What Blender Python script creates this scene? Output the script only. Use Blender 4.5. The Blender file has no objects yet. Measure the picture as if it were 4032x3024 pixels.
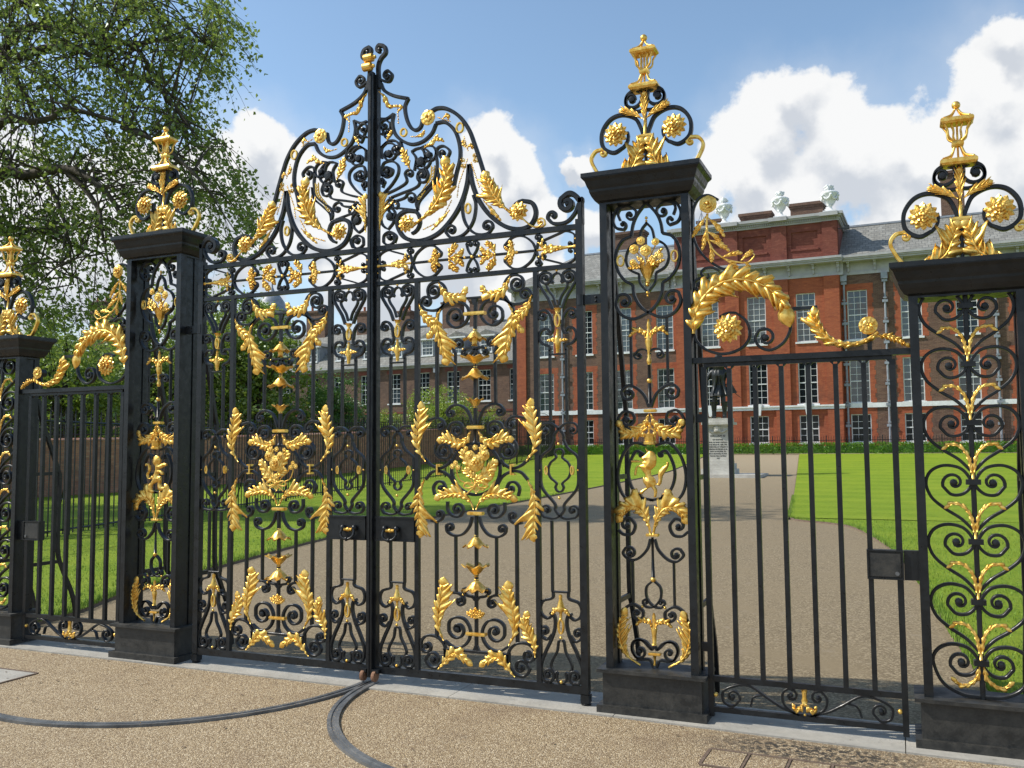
import bpy, math, random
from mathutils import Vector, Matrix, noise
random.seed(7)
SC = bpy.context.scene
COL = SC.collection
R_ = math.radians
# ---------------------------------------------------------------- camera
CAM = Vector((3.4054, -5.3784, 1.6))
CF = Vector((-0.39306834, 0.91668136, 0.07205943)); CR = Vector((0.91881358, 0.39461087, -0.00799205)); CU = Vector((0.0357616, -0.06306776, 0.99736832))
FPX = 3543.17
cd = bpy.data.cameras.new('camera'); cam = bpy.data.objects.new('camera', cd); COL.objects.link(cam)
cd.sensor_width = 36; cd.lens = FPX / 4032 * 36; cd.clip_start = 0.05; cd.clip_end = 3000
cam.matrix_world = Matrix(((CR.x, CU.x, -CF.x, CAM.x), (CR.y, CU.y, -CF.y, CAM.y), (CR.z, CU.z, -CF.z, CAM.z), (0, 0, 0, 1)))
SC.camera = cam
# ---------------------------------------------------------------- light
SUNV = Vector((-3.55, -1.25, 3.7)).normalized()          # direction towards the sun
SUN_EL = math.asin(SUNV.z)
SUN_AZ = math.atan2(SUNV.x, SUNV.y)
sd = bpy.data.lights.new('sun', 'SUN'); sd.energy = 5.0; sd.angle = R_(0.55); sd.color = (1, .95, .86)
so = bpy.data.objects.new('sun', sd); COL.objects.link(so)
so.rotation_euler = (-SUNV).to_track_quat('-Z', 'Y').to_euler()
SC.view_settings.view_transform = 'Standard'; SC.view_settings.look = 'None'; SC.view_settings.exposure = 0.0; SC.view_settings.gamma = 1
SC.cycles.max_bounces = 6; SC.cycles.transparent_max_bounces = 8

class NT:
    """small node-tree helper"""
    def __init__(s, tree): s.t = tree; s.n = tree.nodes; s.l = tree.links
    def node(s, typ, ins=None, **kw):
        n = s.n.new(typ)
        for k, v in kw.items(): setattr(n, k, v)
        for k, v in (ins or {}).items():
            if hasattr(v, 'is_output') or hasattr(v, 'links'): s.l.new(v, n.inputs[k])
            else: n.inputs[k].default_value = v
        return n
    def math(s, op, a, b=0.0, c=None, clamp=False):
        d = {0: a, 1: b}
        if c is not None: d[2] = c
        return s.node('ShaderNodeMath', d, operation=op, use_clamp=clamp).outputs[0]
    def vmath(s, op, a, b=(0, 0, 0)):
        return s.node('ShaderNodeVectorMath', {0: a, 1: b}, operation=op)
    def noise(s, vec, scale, detail=4, rough=.55, dim='3D', dist=0):
        return s.node('ShaderNodeTexNoise', {'Vector': vec, 'Scale': scale, 'Detail': detail, 'Roughness': rough, 'Distortion': dist}, noise_dimensions=dim).outputs[0]
    def ramp(s, fac, stops, interp='LINEAR'):
        n = s.node('ShaderNodeValToRGB', {0: fac}); cr = n.color_ramp; cr.interpolation = interp
        while len(cr.elements) < len(stops): cr.elements.new(.5)
        for e, (p, c) in zip(cr.elements, stops): e.position = p; e.color = c if len(c) == 4 else (*c, 1)
        return n.outputs[0]
    def mix(s, fac, a, b, blend='MIX'):
        n = s.n.new('ShaderNodeMix'); n.data_type = 'RGBA'; n.blend_type = blend
        for i, v in ((0, fac), (6, a), (7, b)):
            if hasattr(v, 'is_output'): s.l.new(v, n.inputs[i])
            else: n.inputs[i].default_value = v if i == 0 or len(v) == 4 else (*v, 1)
        return n.outputs[2]
    def smooth(s, v, a, b):
        n = s.node('ShaderNodeMapRange', {0: v, 1: a, 2: b}, interpolation_type='SMOOTHSTEP'); return n.outputs[0]

# sky with clouds: cloud banks are soft blobs of direction broken up by noise
w = bpy.data.worlds.new('World'); SC.world = w; w.use_nodes = True
w.node_tree.nodes.clear(); N = NT(w.node_tree)
sky = N.node('ShaderNodeTexSky', sky_type='NISHITA', sun_disc=False, sun_elevation=SUN_EL, sun_rotation=SUN_AZ, air_density=1.0, dust_density=.6, ozone_density=1.0, altitude=0).outputs[0]
sky = N.node('ShaderNodeHueSaturation', {'Saturation': .90, 'Value': 1.75, 'Color': sky}).outputs[0]
sky = N.mix(1.0, sky, (.88, 1.0, 1.03), 'MULTIPLY')
gen = N.node('ShaderNodeTexCoord').outputs['Generated']
dirn = N.vmath('NORMALIZE', gen).outputs[0]
def sdir(px, py):
    return (CF + CR * ((px - 2016) / FPX) - CU * ((py - 1512) / FPX)).normalized()
wcol = N.node('ShaderNodeTexNoise', {'Vector': dirn, 'Scale': 6.5, 'Detail': 6.0, 'Roughness': .55}).outputs['Color']
warp = N.vmath('SUBTRACT', wcol, (.5, .5, .5)).outputs[0]
wd = N.vmath('NORMALIZE', N.vmath('ADD', dirn, N.node('ShaderNodeVectorMath', {0: warp, 'Scale': .15}, operation='SCALE').outputs[0]).outputs[0]).outputs[0]
nz = N.noise(dirn, 9.0, 9, .62)
nz2 = N.noise(dirn, 3.2, 6, .55)
# (px, py, radius px, stretch) of the banks as seen in the sky; all held as directions
BL = [(3010, 570, 270), (3160, 460, 190), (3330, 620, 290), (3560, 620, 230), (2870, 700, 200), (3800, 760, 330), (4000, 420, 230), (4060, 230, 160), (3700, 900, 500),
      (4150, 600, 420), (3050, 850, 330), (2700, 800, 120),
      (1050, 640, 190), (900, 760, 260), (1180, 760, 210), (760, 900, 330), (1250, 900, 230), (500, 1000, 420), (100, 1050, 420), (1030, 1000, 300),
      (1890, 600, 170), (1990, 700, 190), (1830, 760, 200), (1760, 900, 300), (2080, 830, 130), (2350, 870, 140), (1450, 1080, 330), (2000, 1150, 330), (2250, 680, 70),
      (-900, 500, 800), (5200, 500, 700), (5600, 1100, 900), (-1800, 1100, 900)]
acc = None; under = None
for bx, by, br in BL:
    for low_ in (0, 1):
        d = sdir(bx, by + low_ * br * .42)
        dist = N.math('ARCCOSINE', N.math('MINIMUM', N.vmath('DOT_PRODUCT', wd, tuple(d)).outputs['Value'], 1.0))
        v = N.math('SUBTRACT', 1.0, N.math('DIVIDE', dist, br / FPX * .98))
        if low_: under = v if under is None else N.math('SMOOTH_MAX', under, v, .25)
        else: acc = v if acc is None else N.math('SMOOTH_MAX', acc, v, .25)
# banks the camera has its back to, for the light and the reflections in the gilding
back = N.smooth(N.vmath('DOT_PRODUCT', dirn, tuple(-Vector((CF.x, CF.y, 0)).normalized())).outputs['Value'], .1, .6)
acc = N.math('MAXIMUM', acc, N.math('SUBTRACT', N.math('MULTIPLY', N.math('MULTIPLY', nz2, back), 1.5), .75))
# hazy low cloud towards the horizon
sep = N.node('ShaderNodeSeparateXYZ', {0: dirn}).outputs[2]
low = N.math('MULTIPLY', N.math('SUBTRACT', .17, sep), 2.2)
dens = N.math('ADD', N.math('MAXIMUM', acc, low), N.math('MULTIPLY', N.math('SUBTRACT', nz, .5), 1.75))
cov = N.smooth(dens, .10, .36)
wisp = N.math('MULTIPLY', N.smooth(N.math('ADD', acc, N.math('MULTIPLY', N.math('SUBTRACT', nz2, .5), 2.0)), -.5, .7), .25)
cov = N.math('MAXIMUM', cov, wisp)
# grey undersides, bright sunlit heads: how much deeper the bank is seen from just below
puff = N.noise(N.vmath('ADD', dirn, (0.012, 0, -.02)).outputs[0], 13.0, 6, .6)
shd = N.math('ADD', N.math('MULTIPLY', N.math('SUBTRACT', under, acc), 1.7), N.math('MULTIPLY', N.math('SUBTRACT', puff, .5), 1.9))
ccol = N.mix(N.smooth(shd, -.38, .48), (9.2, 9.2, 9.15), (6.1, 6.45, 7.0))
sky = N.mix(N.smooth(sep, .20, .0), sky, (7.0, 7.7, 8.3))
mixed = N.mix(N.math('MULTIPLY', cov, .97), sky, ccol)
bg = N.node('ShaderNodeBackground', {'Color': mixed, 'Strength': .105})
N.l.new(bg.outputs[0], N.node('ShaderNodeOutputWorld').inputs[0])

# ---------------------------------------------------------------- materials
def material(name, base=(.5, .5, .5), rough=.6, metal=0.0, spec=.5):
    m = bpy.data.materials.new(name); m.use_nodes = True; n = NT(m.node_tree)
    b = m.node_tree.nodes['Principled BSDF']
    b.inputs['Base Color'].default_value = (*base, 1); b.inputs['Roughness'].default_value = rough
    b.inputs['Metallic'].default_value = metal; b.inputs['Specular IOR Level'].default_value = spec
    return m, n, b
def bump(n, b, h, dist=.01, strength=1.0):
    n.l.new(n.node('ShaderNodeBump', {'Height': h, 'Distance': dist, 'Strength': strength}).outputs[0], b.inputs['Normal'])
def objco(n): return n.node('ShaderNodeTexCoord').outputs['Object']
def geopos(n): return n.node('ShaderNodeNewGeometry').outputs['Position']
M = {}
def noisy(key, name, c0, c1, scale, rough=.6, metal=0, bd=0, bs=None, det=5, spec=.5, lo=.35, hi=.65):
    m, n, b = material(name, c0, rough, metal, spec); p = geopos(n)
    f = n.noise(p, scale, det, .6)
    n.l.new(n.ramp(f, [(lo, c0), (hi, c1)]), b.inputs['Base Color'])
    if bd: bump(n, b, n.noise(p, bs or scale * 2, 4, .6), bd)
    M[key] = m; return m
# black gloss paint on wrought iron, slightly uneven and dusty
m, n, b = material('black_paint', (.012, .0135, .015), .36, 0, .36); p = geopos(n)
f = n.noise(p, 9, 5, .65)
n.l.new(n.ramp(f, [(.38, (.0075, .009, .0105)), (.62, (.015, .017, .019))]), b.inputs['Base Color'])
n.l.new(n.ramp(n.noise(p, 26, 4), [(.3, (.24,) * 3), (.7, (.5,) * 3)]), b.inputs['Roughness'])
bump(n, b, n.noise(p, 55, 3), .0012, .7); M['iron'] = m
m, n, b = material('dusty_black_paint', (.03, .03, .03), .5); p = geopos(n)
f = n.math('ADD', n.noise(p, 14, 6, .7), n.math('MULTIPLY', n.noise(p, 90, 3), .25))
n.l.new(n.ramp(f, [(.5, (.013, .014, .014)), (.82, (.050, .046, .038))]), b.inputs['Base Color'])
n.l.new(n.ramp(f, [(.4, (.36,) * 3), (.8, (.7,) * 3)]), b.inputs['Roughness'])
bump(n, b, n.noise(p, 60, 4), .0015, .6); M['plinth'] = m
# gold leaf
m, n, b = material('gold_leaf', (.92, .6, .13), .34, .76); p = geopos(n)
f = n.noise(p, 30, 4, .6)
n.l.new(n.ramp(f, [(.35, (.72, .38, .05)), (.6, (.95, .64, .17))]), b.inputs['Base Color'])
n.l.new(n.ramp(n.noise(p, 70, 3), [(.3, (.27,) * 3), (.7, (.46,) * 3)]), b.inputs['Roughness'])
bump(n, b, n.noise(p, 60, 3), .0012, .35); M['gold'] = m
noisy('rust', 'rusty_steel', (.16, .07, .035), (.3, .16, .09), 60, .8, 0, .002)
m, n, b = material('galvanised_track', (.2, .2, .2), .42, .25); p = geopos(n)
n.l.new(n.ramp(n.noise(p, 7, 6, .7), [(.35, (.085, .09, .095)), (.65, (.2, .2, .195))]), b.inputs['Base Color']); bump(n, b, n.noise(p, 80, 3), .001); M['track'] = m
noisy('bronze', 'dark_bronze', (.012, .013, .013), (.03, .034, .032), 5, .38, .2)
noisy('stone', 'pale_stone', (.42, .40, .355), (.55, .53, .475), 3, .8, 0, .006, 30)
noisy('whitestone', 'white_painted_stone', (.66, .67, .66), (.78, .79, .78), 4, .6, 0, .01, 12)
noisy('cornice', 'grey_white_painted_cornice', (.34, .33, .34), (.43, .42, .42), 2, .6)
noisy('whitepaint', 'white_window_paint', (.62, .63, .62), (.74, .75, .74), 5, .5)
noisy('lead', 'grey_lead', (.2, .22, .25), (.3, .32, .36), 3, .5)
m, n, b = material('window_glass', (.03, .04, .045), .05, 0, .9); p = geopos(n)
n.l.new(n.ramp(n.noise(p, .35, 3), [(.4, (.02, .03, .034)), (.6, (.06, .08, .09))]), b.inputs['Base Color'])
bump(n, b, n.noise(p, .8, 2), .05, .5); M['glass'] = m
noisy('blind', 'pale_window_blind', (.17, .2, .22), (.23, .26, .28), .6, .25, 0, .01, 1, 3, .8)
def brick(key, name, cols, mortar, bw=.225, bh=.075, stain=.35):
    m, n, b = material(name, cols[0], .85); g = n.node('ShaderNodeNewGeometry')
    # lay the courses in wall space: along-wall distance on x, height on y
    sp = n.node('ShaderNodeSeparateXYZ', {0: g.outputs['Position']}); sn = n.node('ShaderNodeSeparateXYZ', {0: g.outputs['Normal']})
    along = n.math('ADD', n.math('MULTIPLY', sp.outputs[0], n.math('ABSOLUTE', sn.outputs[1])), n.math('MULTIPLY', sp.outputs[1], n.math('ABSOLUTE', sn.outputs[0])))
    v = n.node('ShaderNodeCombineXYZ', {0: along, 1: sp.outputs[2], 2: 0.0}).outputs[0]
    br = n.node('ShaderNodeTexBrick', {'Vector': v, 'Color1': (*cols[0], 1), 'Color2': (*cols[1], 1), 'Mortar': (*mortar, 1), 'Scale': 1.0, 'Brick Width': bw, 'Row Height': bh, 'Mortar Size': .007, 'Mortar Smooth': .2, 'Bias': 0.0})
    f = n.noise(g.outputs['Position'], 1.1, 6, .7)
    c = n.mix(n.smooth(f, .5, .72), br.outputs[0], cols[2])
    f2 = n.noise(n.node('ShaderNodeMapping', {0: v, 3: (2.2, 8.0, 1.0)}).outputs[0], 1.0, 4, .75)
    c = n.mix(n.math('MULTIPLY', n.smooth(n.noise(n.node('ShaderNodeMapping', {0: v, 3: (1.1, 5.0, 1.0), 1: (7, 3, 0)}).outputs[0], 1.0, 4, .75), .48, .62), .55), c, cols[2])
    c = n.mix(n.smooth(f2, .5, .7), c, cols[3])
    c = n.mix(n.math('MULTIPLY', n.smooth(n.noise(g.outputs['Position'], .35, 5, .7), .5, .75), stain), c, (.05, .035, .03))
    n.l.new(c, b.inputs['Base Color']); bump(n, b, br.outputs[1], -.004, .5); M[key] = m
brick('brick', 'brown_brick', [(0.106, 0.050, 0.030), (0.157, 0.076, 0.046), (0.074, 0.038, 0.029), (0.204, 0.117, 0.077)], (0.196, 0.159, 0.121))
brick('redbrick', 'rubbed_red_brick', [(0.287, 0.057, 0.020), (0.364, 0.083, 0.029), (0.210, 0.046, 0.020), (0.420, 0.120, 0.044)], (0.331, 0.130, 0.066), .22, .06, .3)
brick('darkred', 'weathered_red_brick', [(0.153, 0.034, 0.019), (0.198, 0.046, 0.027), (0.116, 0.027, 0.019), (0.264, 0.087, 0.056)], (0.198, 0.071, 0.049), .22, .06, .35)
brick('gardenbrick', 'old_garden_wall_brick', [(.36, .15, .09), (.48, .22, .13), (.24, .11, .08), (.46, .3, .2)], (.22, .19, .16), .225, .075, .5)
# slates
m, n, b = material('roof_slates', (.25, .24, .22), .75); g = n.node('ShaderNodeNewGeometry')
sp = n.node('ShaderNodeSeparateXYZ', {0: g.outputs['Position']})
v = n.node('ShaderNodeCombineXYZ', {0: sp.outputs[0], 1: n.math('MULTIPLY', sp.outputs[2], 1.25), 2: 0.0}).outputs[0]
br = n.node('ShaderNodeTexBrick', {'Vector': v, 'Color1': (.18, .172, .15, 1), 'Color2': (.26, .25, .22, 1), 'Mortar': (.1, .1, .095, 1), 'Scale': 1.0, 'Brick Width': .36, 'Row Height': .27, 'Mortar Size': .02, 'Mortar Smooth': .3})
c = n.mix(n.smooth(n.noise(v, .9, 6, .7), .46, .66), br.outputs[0], (.17, .165, .145))
c = n.mix(n.smooth(n.noise(v, 2.7, 4, .7), .52, .7), c, (.29, .29, .265))
n.l.new(c, b.inputs['Base Color']); bump(n, b, br.outputs[1], -.02, .6); M['slate'] = m
# resin bound gravel in front of the gate
m, n, b = material('resin_gravel', (.3, .24, .16), .85); p = geopos(n)
vo = n.node('ShaderNodeTexVoronoi', {'Vector': p, 'Scale': 150.0, 'Randomness': 1.0}, feature='F1')
sepc = n.node('ShaderNodeSeparateColor', {0: vo.outputs['Color']}).outputs[0]
c = n.ramp(sepc, [(0, (.15, .10, .055)), (.35, (.27, .19, .105)), (.75, (.40, .30, .17)), (.96, (.58, .48, .33))])
c = n.mix(n.smooth(n.noise(p, 1.3, 6, .7), .48, .72), c, n.mix(.5, c, (.20, .135, .08)))
near = n.noise(p, 5, 6, .75)
c = n.mix(n.math('MULTIPLY', n.smooth(near, .6, .72), .45), c, (.09, .065, .04))
spz = n.node('ShaderNodeSeparateXYZ', {0: p})
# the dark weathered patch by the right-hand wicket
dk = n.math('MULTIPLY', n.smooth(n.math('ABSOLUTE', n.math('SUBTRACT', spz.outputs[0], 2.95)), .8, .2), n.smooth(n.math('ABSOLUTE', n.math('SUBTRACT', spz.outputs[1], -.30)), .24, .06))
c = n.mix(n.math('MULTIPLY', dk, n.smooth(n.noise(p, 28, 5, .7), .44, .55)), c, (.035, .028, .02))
n.l.new(c, b.inputs['Base Color']); bump(n, b, n.math('SUBTRACT', 1.0, vo.outputs['Distance']), .006, .9); M['gravel'] = m
# drive
m, n, b = material('drive_tarmac', (.2, .17, .14), .9); p = geopos(n)
vo = n.node('ShaderNodeTexVoronoi', {'Vector': p, 'Scale': 80.0}, feature='F1')
sepc = n.node('ShaderNodeSeparateColor', {0: vo.outputs['Color']}).outputs[0]
c = n.ramp(sepc, [(0, (.12, .086, .045)), (.6, (.20, .150, .083)), (.95, (.34, .27, .165))])
c = n.mix(n.smooth(n.noise(p, .8, 6, .65), .42, .7), c, (.215, .162, .090))
c = n.mix(n.math('MULTIPLY', n.smooth(n.noise(p, 3.3, 6, .8), .56, .68), .5), c, (.26, .21, .145))
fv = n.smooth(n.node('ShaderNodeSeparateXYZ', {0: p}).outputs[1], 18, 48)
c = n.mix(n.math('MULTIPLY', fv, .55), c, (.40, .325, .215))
n.l.new(c, b.inputs['Base Color']); bump(n, b, n.noise(p, 120, 3), .004, .8); M['drive'] = m
# lawn
m, n, b = material('lawn_grass', (.1, .2, .02), .8, 0, .2); p = geopos(n)
f = n.noise(p, 26, 5, .75); f2 = n.noise(p, .55, 5, .6)
c = n.ramp(f, [(.3, (.10, .175, .007)), (.5, (.19, .295, .012)), (.72, (.32, .42, .03))])
c = n.mix(n.smooth(f2, .35, .7), c, n.mix(.6, c, (.30, .37, .025)))
f3 = n.noise(p, 3.2, 5, .7); c = n.mix(n.smooth(f3, .5, .75), c, n.mix(.6, c, (.10, .19, .01)))
spl = n.node('ShaderNodeSeparateXYZ', {0: p}); stripe = n.math('SINE', n.math('MULTIPLY', n.math('ADD', spl.outputs[1], n.math('MULTIPLY', spl.outputs[0], .12)), 3.6))
c = n.mix(n.math('MULTIPLY', n.smooth(stripe, -.6, .6), .22), c, (.34, .43, .04))
n.l.new(c, b.inputs['Base Color']); bump(n, b, n.noise(p, 45, 4, .8), .05, .9); M['lawn'] = m
noisy('blade', 'grass_blades', (.09, .18, .01), (.22, .34, .03), 6, .7)
noisy('ground', 'rough_ground', (.06, .08, .02), (.1, .12, .035), 1.2, .9)
# threshold stone
m, n, b = material('york_stone', (.42, .4, .36), .75); p = geopos(n)
f = n.noise(p, 2.5, 6, .7)
c = n.ramp(f, [(.3, (.26, .245, .215)), (.6, (.40, .375, .325)), (.8, (.47, .44, .38))])
c = n.mix(n.math('MULTIPLY', n.smooth(n.noise(p, 17, 6, .8), .6, .66), .7), c, (.12, .11, .09))
n.l.new(c, b.inputs['Base Color']); bump(n, b, n.noise(p, 40, 5, .7), .004); M['york'] = m
noisy('joint', 'dark_paving_joint', (.10, .065, .045), (.17, .12, .085), 30, .9)
def leafmat(key, c0, c1, c2, tr=.35):
    m = bpy.data.materials.new(key + '_leaves'); m.use_nodes = True; n = NT(m.node_tree); n.n.clear()
    g = n.node('ShaderNodeNewGeometry')
    c = n.ramp(n.noise(g.outputs['Position'], 1.3, 4, .7), [(.3, c0), (.52, c1), (.72, c2)])
    c = n.mix(n.math('MULTIPLY', g.outputs['Random Per Island'], .5), c, c2)
    d = n.node('ShaderNodeBsdfDiffuse', {'Color': c}); t = n.node('ShaderNodeBsdfTranslucent', {'Color': n.mix(.5, c, c2)})
    gl = n.node('ShaderNodeBsdfGlossy', {'Color': (.8, .9, .8, 1), 'Roughness': .4})
    mx = n.node('ShaderNodeMixShader', {0: tr, 1: d.outputs[0], 2: t.outputs[0]})
    mx2 = n.node('ShaderNodeMixShader', {0: .05, 1: mx.outputs[0], 2: gl.outputs[0]})
    n.l.new(mx2.outputs[0], n.node('ShaderNodeOutputMaterial').inputs[0]); M[key] = m
leafmat('plane', (.07, .115, .02), (.14, .215, .035), (.28, .36, .07), .48)
leafmat('dark', (.045, .09, .014), (.11, .19, .025), (.26, .34, .05), .42)
leafmat('bush', (.03, .085, .014), (.065, .15, .025), (.13, .25, .045), .28)
leafmat('lime', (.12, .2, .02), (.22, .33, .035), (.34, .42, .06), .4)
leafmat('hedge', (.045, .12, .01), (.10, .24, .02), (.2, .36, .04), .3)
noisy('bark', 'grey_brown_bark', (.035, .03, .022), (.085, .07, .05), 4, .9, 0, .03, 10)

# ---------------------------------------------------------------- mesh helpers
class MB:
    def __init__(s): s.v = []; s.f = []
    def quadgrid(s, rows, closed_u=False, closed_v=False):
        """rows: list of equal-length vertex rows"""
        b = len(s.v); nr = len(rows); nc = len(rows[0])
        for r in rows: s.v.extend([tuple(q) for q in r])
        for i in range(nr - (0 if closed_u else 1)):
            for j in range(nc - (0 if closed_v else 1)):
                i2 = (i + 1) % nr; j2 = (j + 1) % nc
                s.f.append((b + i * nc + j, b + i * nc + j2, b + i2 * nc + j2, b + i2 * nc + j))
        return b
    def box(s, x0, x1, y0, y1, z0, z1):
        b = len(s.v)
        s.v += [(x0, y0, z0), (x1, y0, z0), (x1, y1, z0), (x0, y1, z0), (x0, y0, z1), (x1, y0, z1), (x1, y1, z1), (x0, y1, z1)]
        s.f += [tuple(b + i for i in q) for q in ((0, 3, 2, 1), (4, 5, 6, 7), (0, 1, 5, 4), (1, 2, 6, 5), (2, 3, 7, 6), (3, 0, 4, 7))]
        return s
    def sweep(s, pts, w, d, y, taper=None):
        """flat bar bent in the x-z plane; w in plane, d along y, centred on y"""
        n = len(pts); rows = []
        for i in range(n):
            a = pts[max(0, i - 1)]; c = pts[min(n - 1, i + 1)]
            tx, tz = c[0] - a[0], c[1] - a[1]; l = math.hypot(tx, tz) or 1e-9; tx /= l; tz /= l
            k = taper(i / (n - 1)) if taper else 1
            hw = w / 2 * k; x, z = pts[i]; nx, nz_ = -tz, tx; hd = d / 2; c2 = .28 * min(hw, hd)
            sec = [(hw, -hd + c2), (hw, hd), (-hw, hd), (-hw, -hd + c2), (-hw + c2, -hd), (hw - c2, -hd)]
            rows.append([(x + nx * a_, y + b_, z + nz_ * a_) for a_, b_ in sec])
        b = s.quadgrid(rows, closed_v=True); m_ = 6
        s.f.append(tuple(b + j for j in range(m_))); s.f.append(tuple(b + (n - 1) * m_ + j for j in reversed(range(m_))))
        return s
    def tube(s, pts, rad, k=6):
        """round tube through 3D points, rad a number or a list"""
        n = len(pts); rows = []; P = [Vector(p) for p in pts]; up = Vector((.13, .2, .97))
        for i in range(n):
            t = (P[min(n - 1, i + 1)] - P[max(0, i - 1)])
            if t.length < 1e-9: t = Vector((0, 0, 1))
            t.normalize(); a = t.cross(up)
            if a.length < .05: a = t.cross(Vector((1, 0, 0)))
            a.normalize(); c = t.cross(a); r = rad[i] if isinstance(rad, (list, tuple)) else rad
            rows.append([P[i] + (a * math.cos(2 * math.pi * j / k) + c * math.sin(2 * math.pi * j / k)) * r for j in range(k)])
        b = s.quadgrid(rows, closed_v=True)
        s.f.append(tuple(b + j for j in range(k))); s.f.append(tuple(b + (n - 1) * k + j for j in reversed(range(k))))
        return s
    def lathe(s, prof, cx=0, cy=0, cz=0, k=12, flute=0, fk=6, axis='z', frot=0):
        rows = []
        for r, h in prof:
            row = []
            for j in range(k):
                a = 2 * math.pi * j / k; rr = r * (1 + flute * math.cos(fk * a + frot))
                if axis == 'z': row.append((cx + rr * math.cos(a), cy + rr * math.sin(a), cz + h))
                else: row.append((cx + rr * math.cos(a), cy + h, cz + rr * math.sin(a)))
            rows.append(row)
        b = s.quadgrid(rows, closed_v=True)
        s.f.append(tuple(b + j for j in range(k))); s.f.append(tuple(b + (len(rows) - 1) * k + j for j in reversed(range(k))))
        return s
    def ball(s, x, y, z, r, k=8, sz=1):
        return s.lathe([(r * math.sin(math.pi * i / 6) + 1e-5, -r * sz * math.cos(math.pi * i / 6)) for i in range(7)], x, y, z, k)
    def prism(s, poly, y0, y1):
        b = len(s.v); n = len(poly)
        s.v += [(x, y0, z) for x, z in poly] + [(x, y1, z) for x, z in poly]
        s.f.append(tuple(b + i for i in range(n))); s.f.append(tuple(b + n + i for i in reversed(range(n))))
        for i in range(n): s.f.append((b + i, b + n + i, b + n + (i + 1) % n, b + (i + 1) % n))
        return s
    def build(s, name, mat, parent=None, sx=1, smooth=False, off=(0, 0, 0), label=None, rot=None):
        me = bpy.data.meshes.new(name)
        vs = [((x - off[0]) * sx, y - off[1], z - off[2]) for x, y, z in s.v]
        if rot: vs = [rot @ Vector(q) for q in vs]
        me.from_pydata(vs, [], [tuple(reversed(q)) for q in s.f] if sx < 0 else s.f)
        me.materials.append(M[mat] if isinstance(mat, str) else mat)
        if smooth: me.polygons.foreach_set('use_smooth', [True] * len(me.polygons))
        o = bpy.data.objects.new(name, me); COL.objects.link(o)
        if parent: o.parent = parent
        if label: o['label'] = label
        return o
def thing(name, label, cat, loc=(0, 0, 0), group=None, rz=0):
    o = bpy.data.objects.new(name, None); o.empty_display_size = .1; COL.objects.link(o)
    o.location = loc; o.rotation_euler = (0, 0, rz); o['label'] = label; o['category'] = cat
    if group: o['group'] = group
    return o
def tag(o, label, cat, group=None):
    o['label'] = label; o['category'] = cat
    if group: o['group'] = group
    return o
def struct(o, label=None):
    o['kind'] = 'structure'
    if label: o['label'] = label
    return o
def copy_tree(o, parent=None, loc=None):
    c = o.copy(); COL.objects.link(c); c.parent = parent
    if loc is not None: c.location = loc
    for ch in list(o.children): copy_tree(ch, c)
    return c
def spline(pts, n=6, closed=False):
    out = []; m_ = len(pts)
    rng = m_ if closed else m_ - 1
    for i in range(rng):
        p1, p2 = pts[i], pts[(i + 1) % m_]
        p0 = pts[(i - 1) % m_] if closed or i > 0 else tuple(2 * a - b_ for a, b_ in zip(p1, p2))
        p3 = pts[(i + 2) % m_] if closed or i + 2 < m_ else tuple(2 * a - b_ for a, b_ in zip(p2, p1))
        for j in range(n):
            t = j / n
            out.append(tuple(.5 * (2 * b_ + (c_ - a) * t + (2 * a - 5 * b_ + 4 * c_ - d_) * t * t + (-a + 3 * b_ - 3 * c_ + d_) * t ** 3) for a, b_, c_, d_ in zip(p0, p1, p2, p3)))
    out.append(tuple(pts[0] if closed else pts[-1]))
    return out
def zg(y):
    t = min(max((y - 12) / 50, 0), 1); return 1.2 * t * t * (3 - 2 * t)
def lerp_curve(tab, y):
    if y <= tab[0][0]: return tab[0][1]
    for (a, xa), (b_, xb) in zip(tab, tab[1:]):
        if y <= b_: return xa + (xb - xa) * (y - a) / (b_ - a)
    return tab[-1][1]

# ---------------------------------------------------------------- ground
def strip(name, mat, ys, xl, xr, dz, nx=2, label=None):
    mb = MB(); rows = []
    for y in ys:
        a, b_ = xl(y), xr(y)
        rows.append([(a + (b_ - a) * i / nx, y, zg(y) + dz) for i in range(nx + 1)])
    mb.quadgrid([list(r) for r in rows]); mb.f = [tuple(q) for q in mb.f]
    return struct(mb.build(name, mat, smooth=True), label)
YS = [-400, -60, -20, -5, .0] + [i for i in range(4, 64, 2)] + [70, 100, 200, 500, 1200]
strip('ground', 'ground', YS, lambda y: -1200, lambda y: 1200, -.02, 6)
ys = [-14, -.16 + .06, .3] + [1 + i * 1.0 for i in range(60)]
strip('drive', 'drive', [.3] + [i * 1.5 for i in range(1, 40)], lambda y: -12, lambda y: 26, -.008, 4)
LL = spline([(.3, -4.0), (1.25, -4.2), (2.37, -4.67), (5.57, -5.55), (8.98, -6.3), (13.4, -6.73), (18.1, -6.8), (24, -6.62), (32.6, -6.2), (37.2, -6.35), (49.6, -7.6), (54.5, -8.6)], 5)
RL = spline([(.3, 4.0), (1.36, 3.91), (2.84, 3.8), (5.05, 3.66), (8, 3.45), (10.15, 3.2), (13.3, 2.62), (14.33, 2.1), (15.0, 1.35), (15.9, 1.06), (17, .98), (36.4, -.78), (54.0, -2.4)], 5)
lwn = strip('lawn_left', 'lawn', [q[0] for q in LL], lambda y: -60, lambda y: lerp_curve(LL, y), .03, 12)
rwn = strip('lawn_right', 'lawn', [q[0] for q in RL], lambda y: lerp_curve(RL, y), lambda y: 60, .03, 12)
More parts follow.
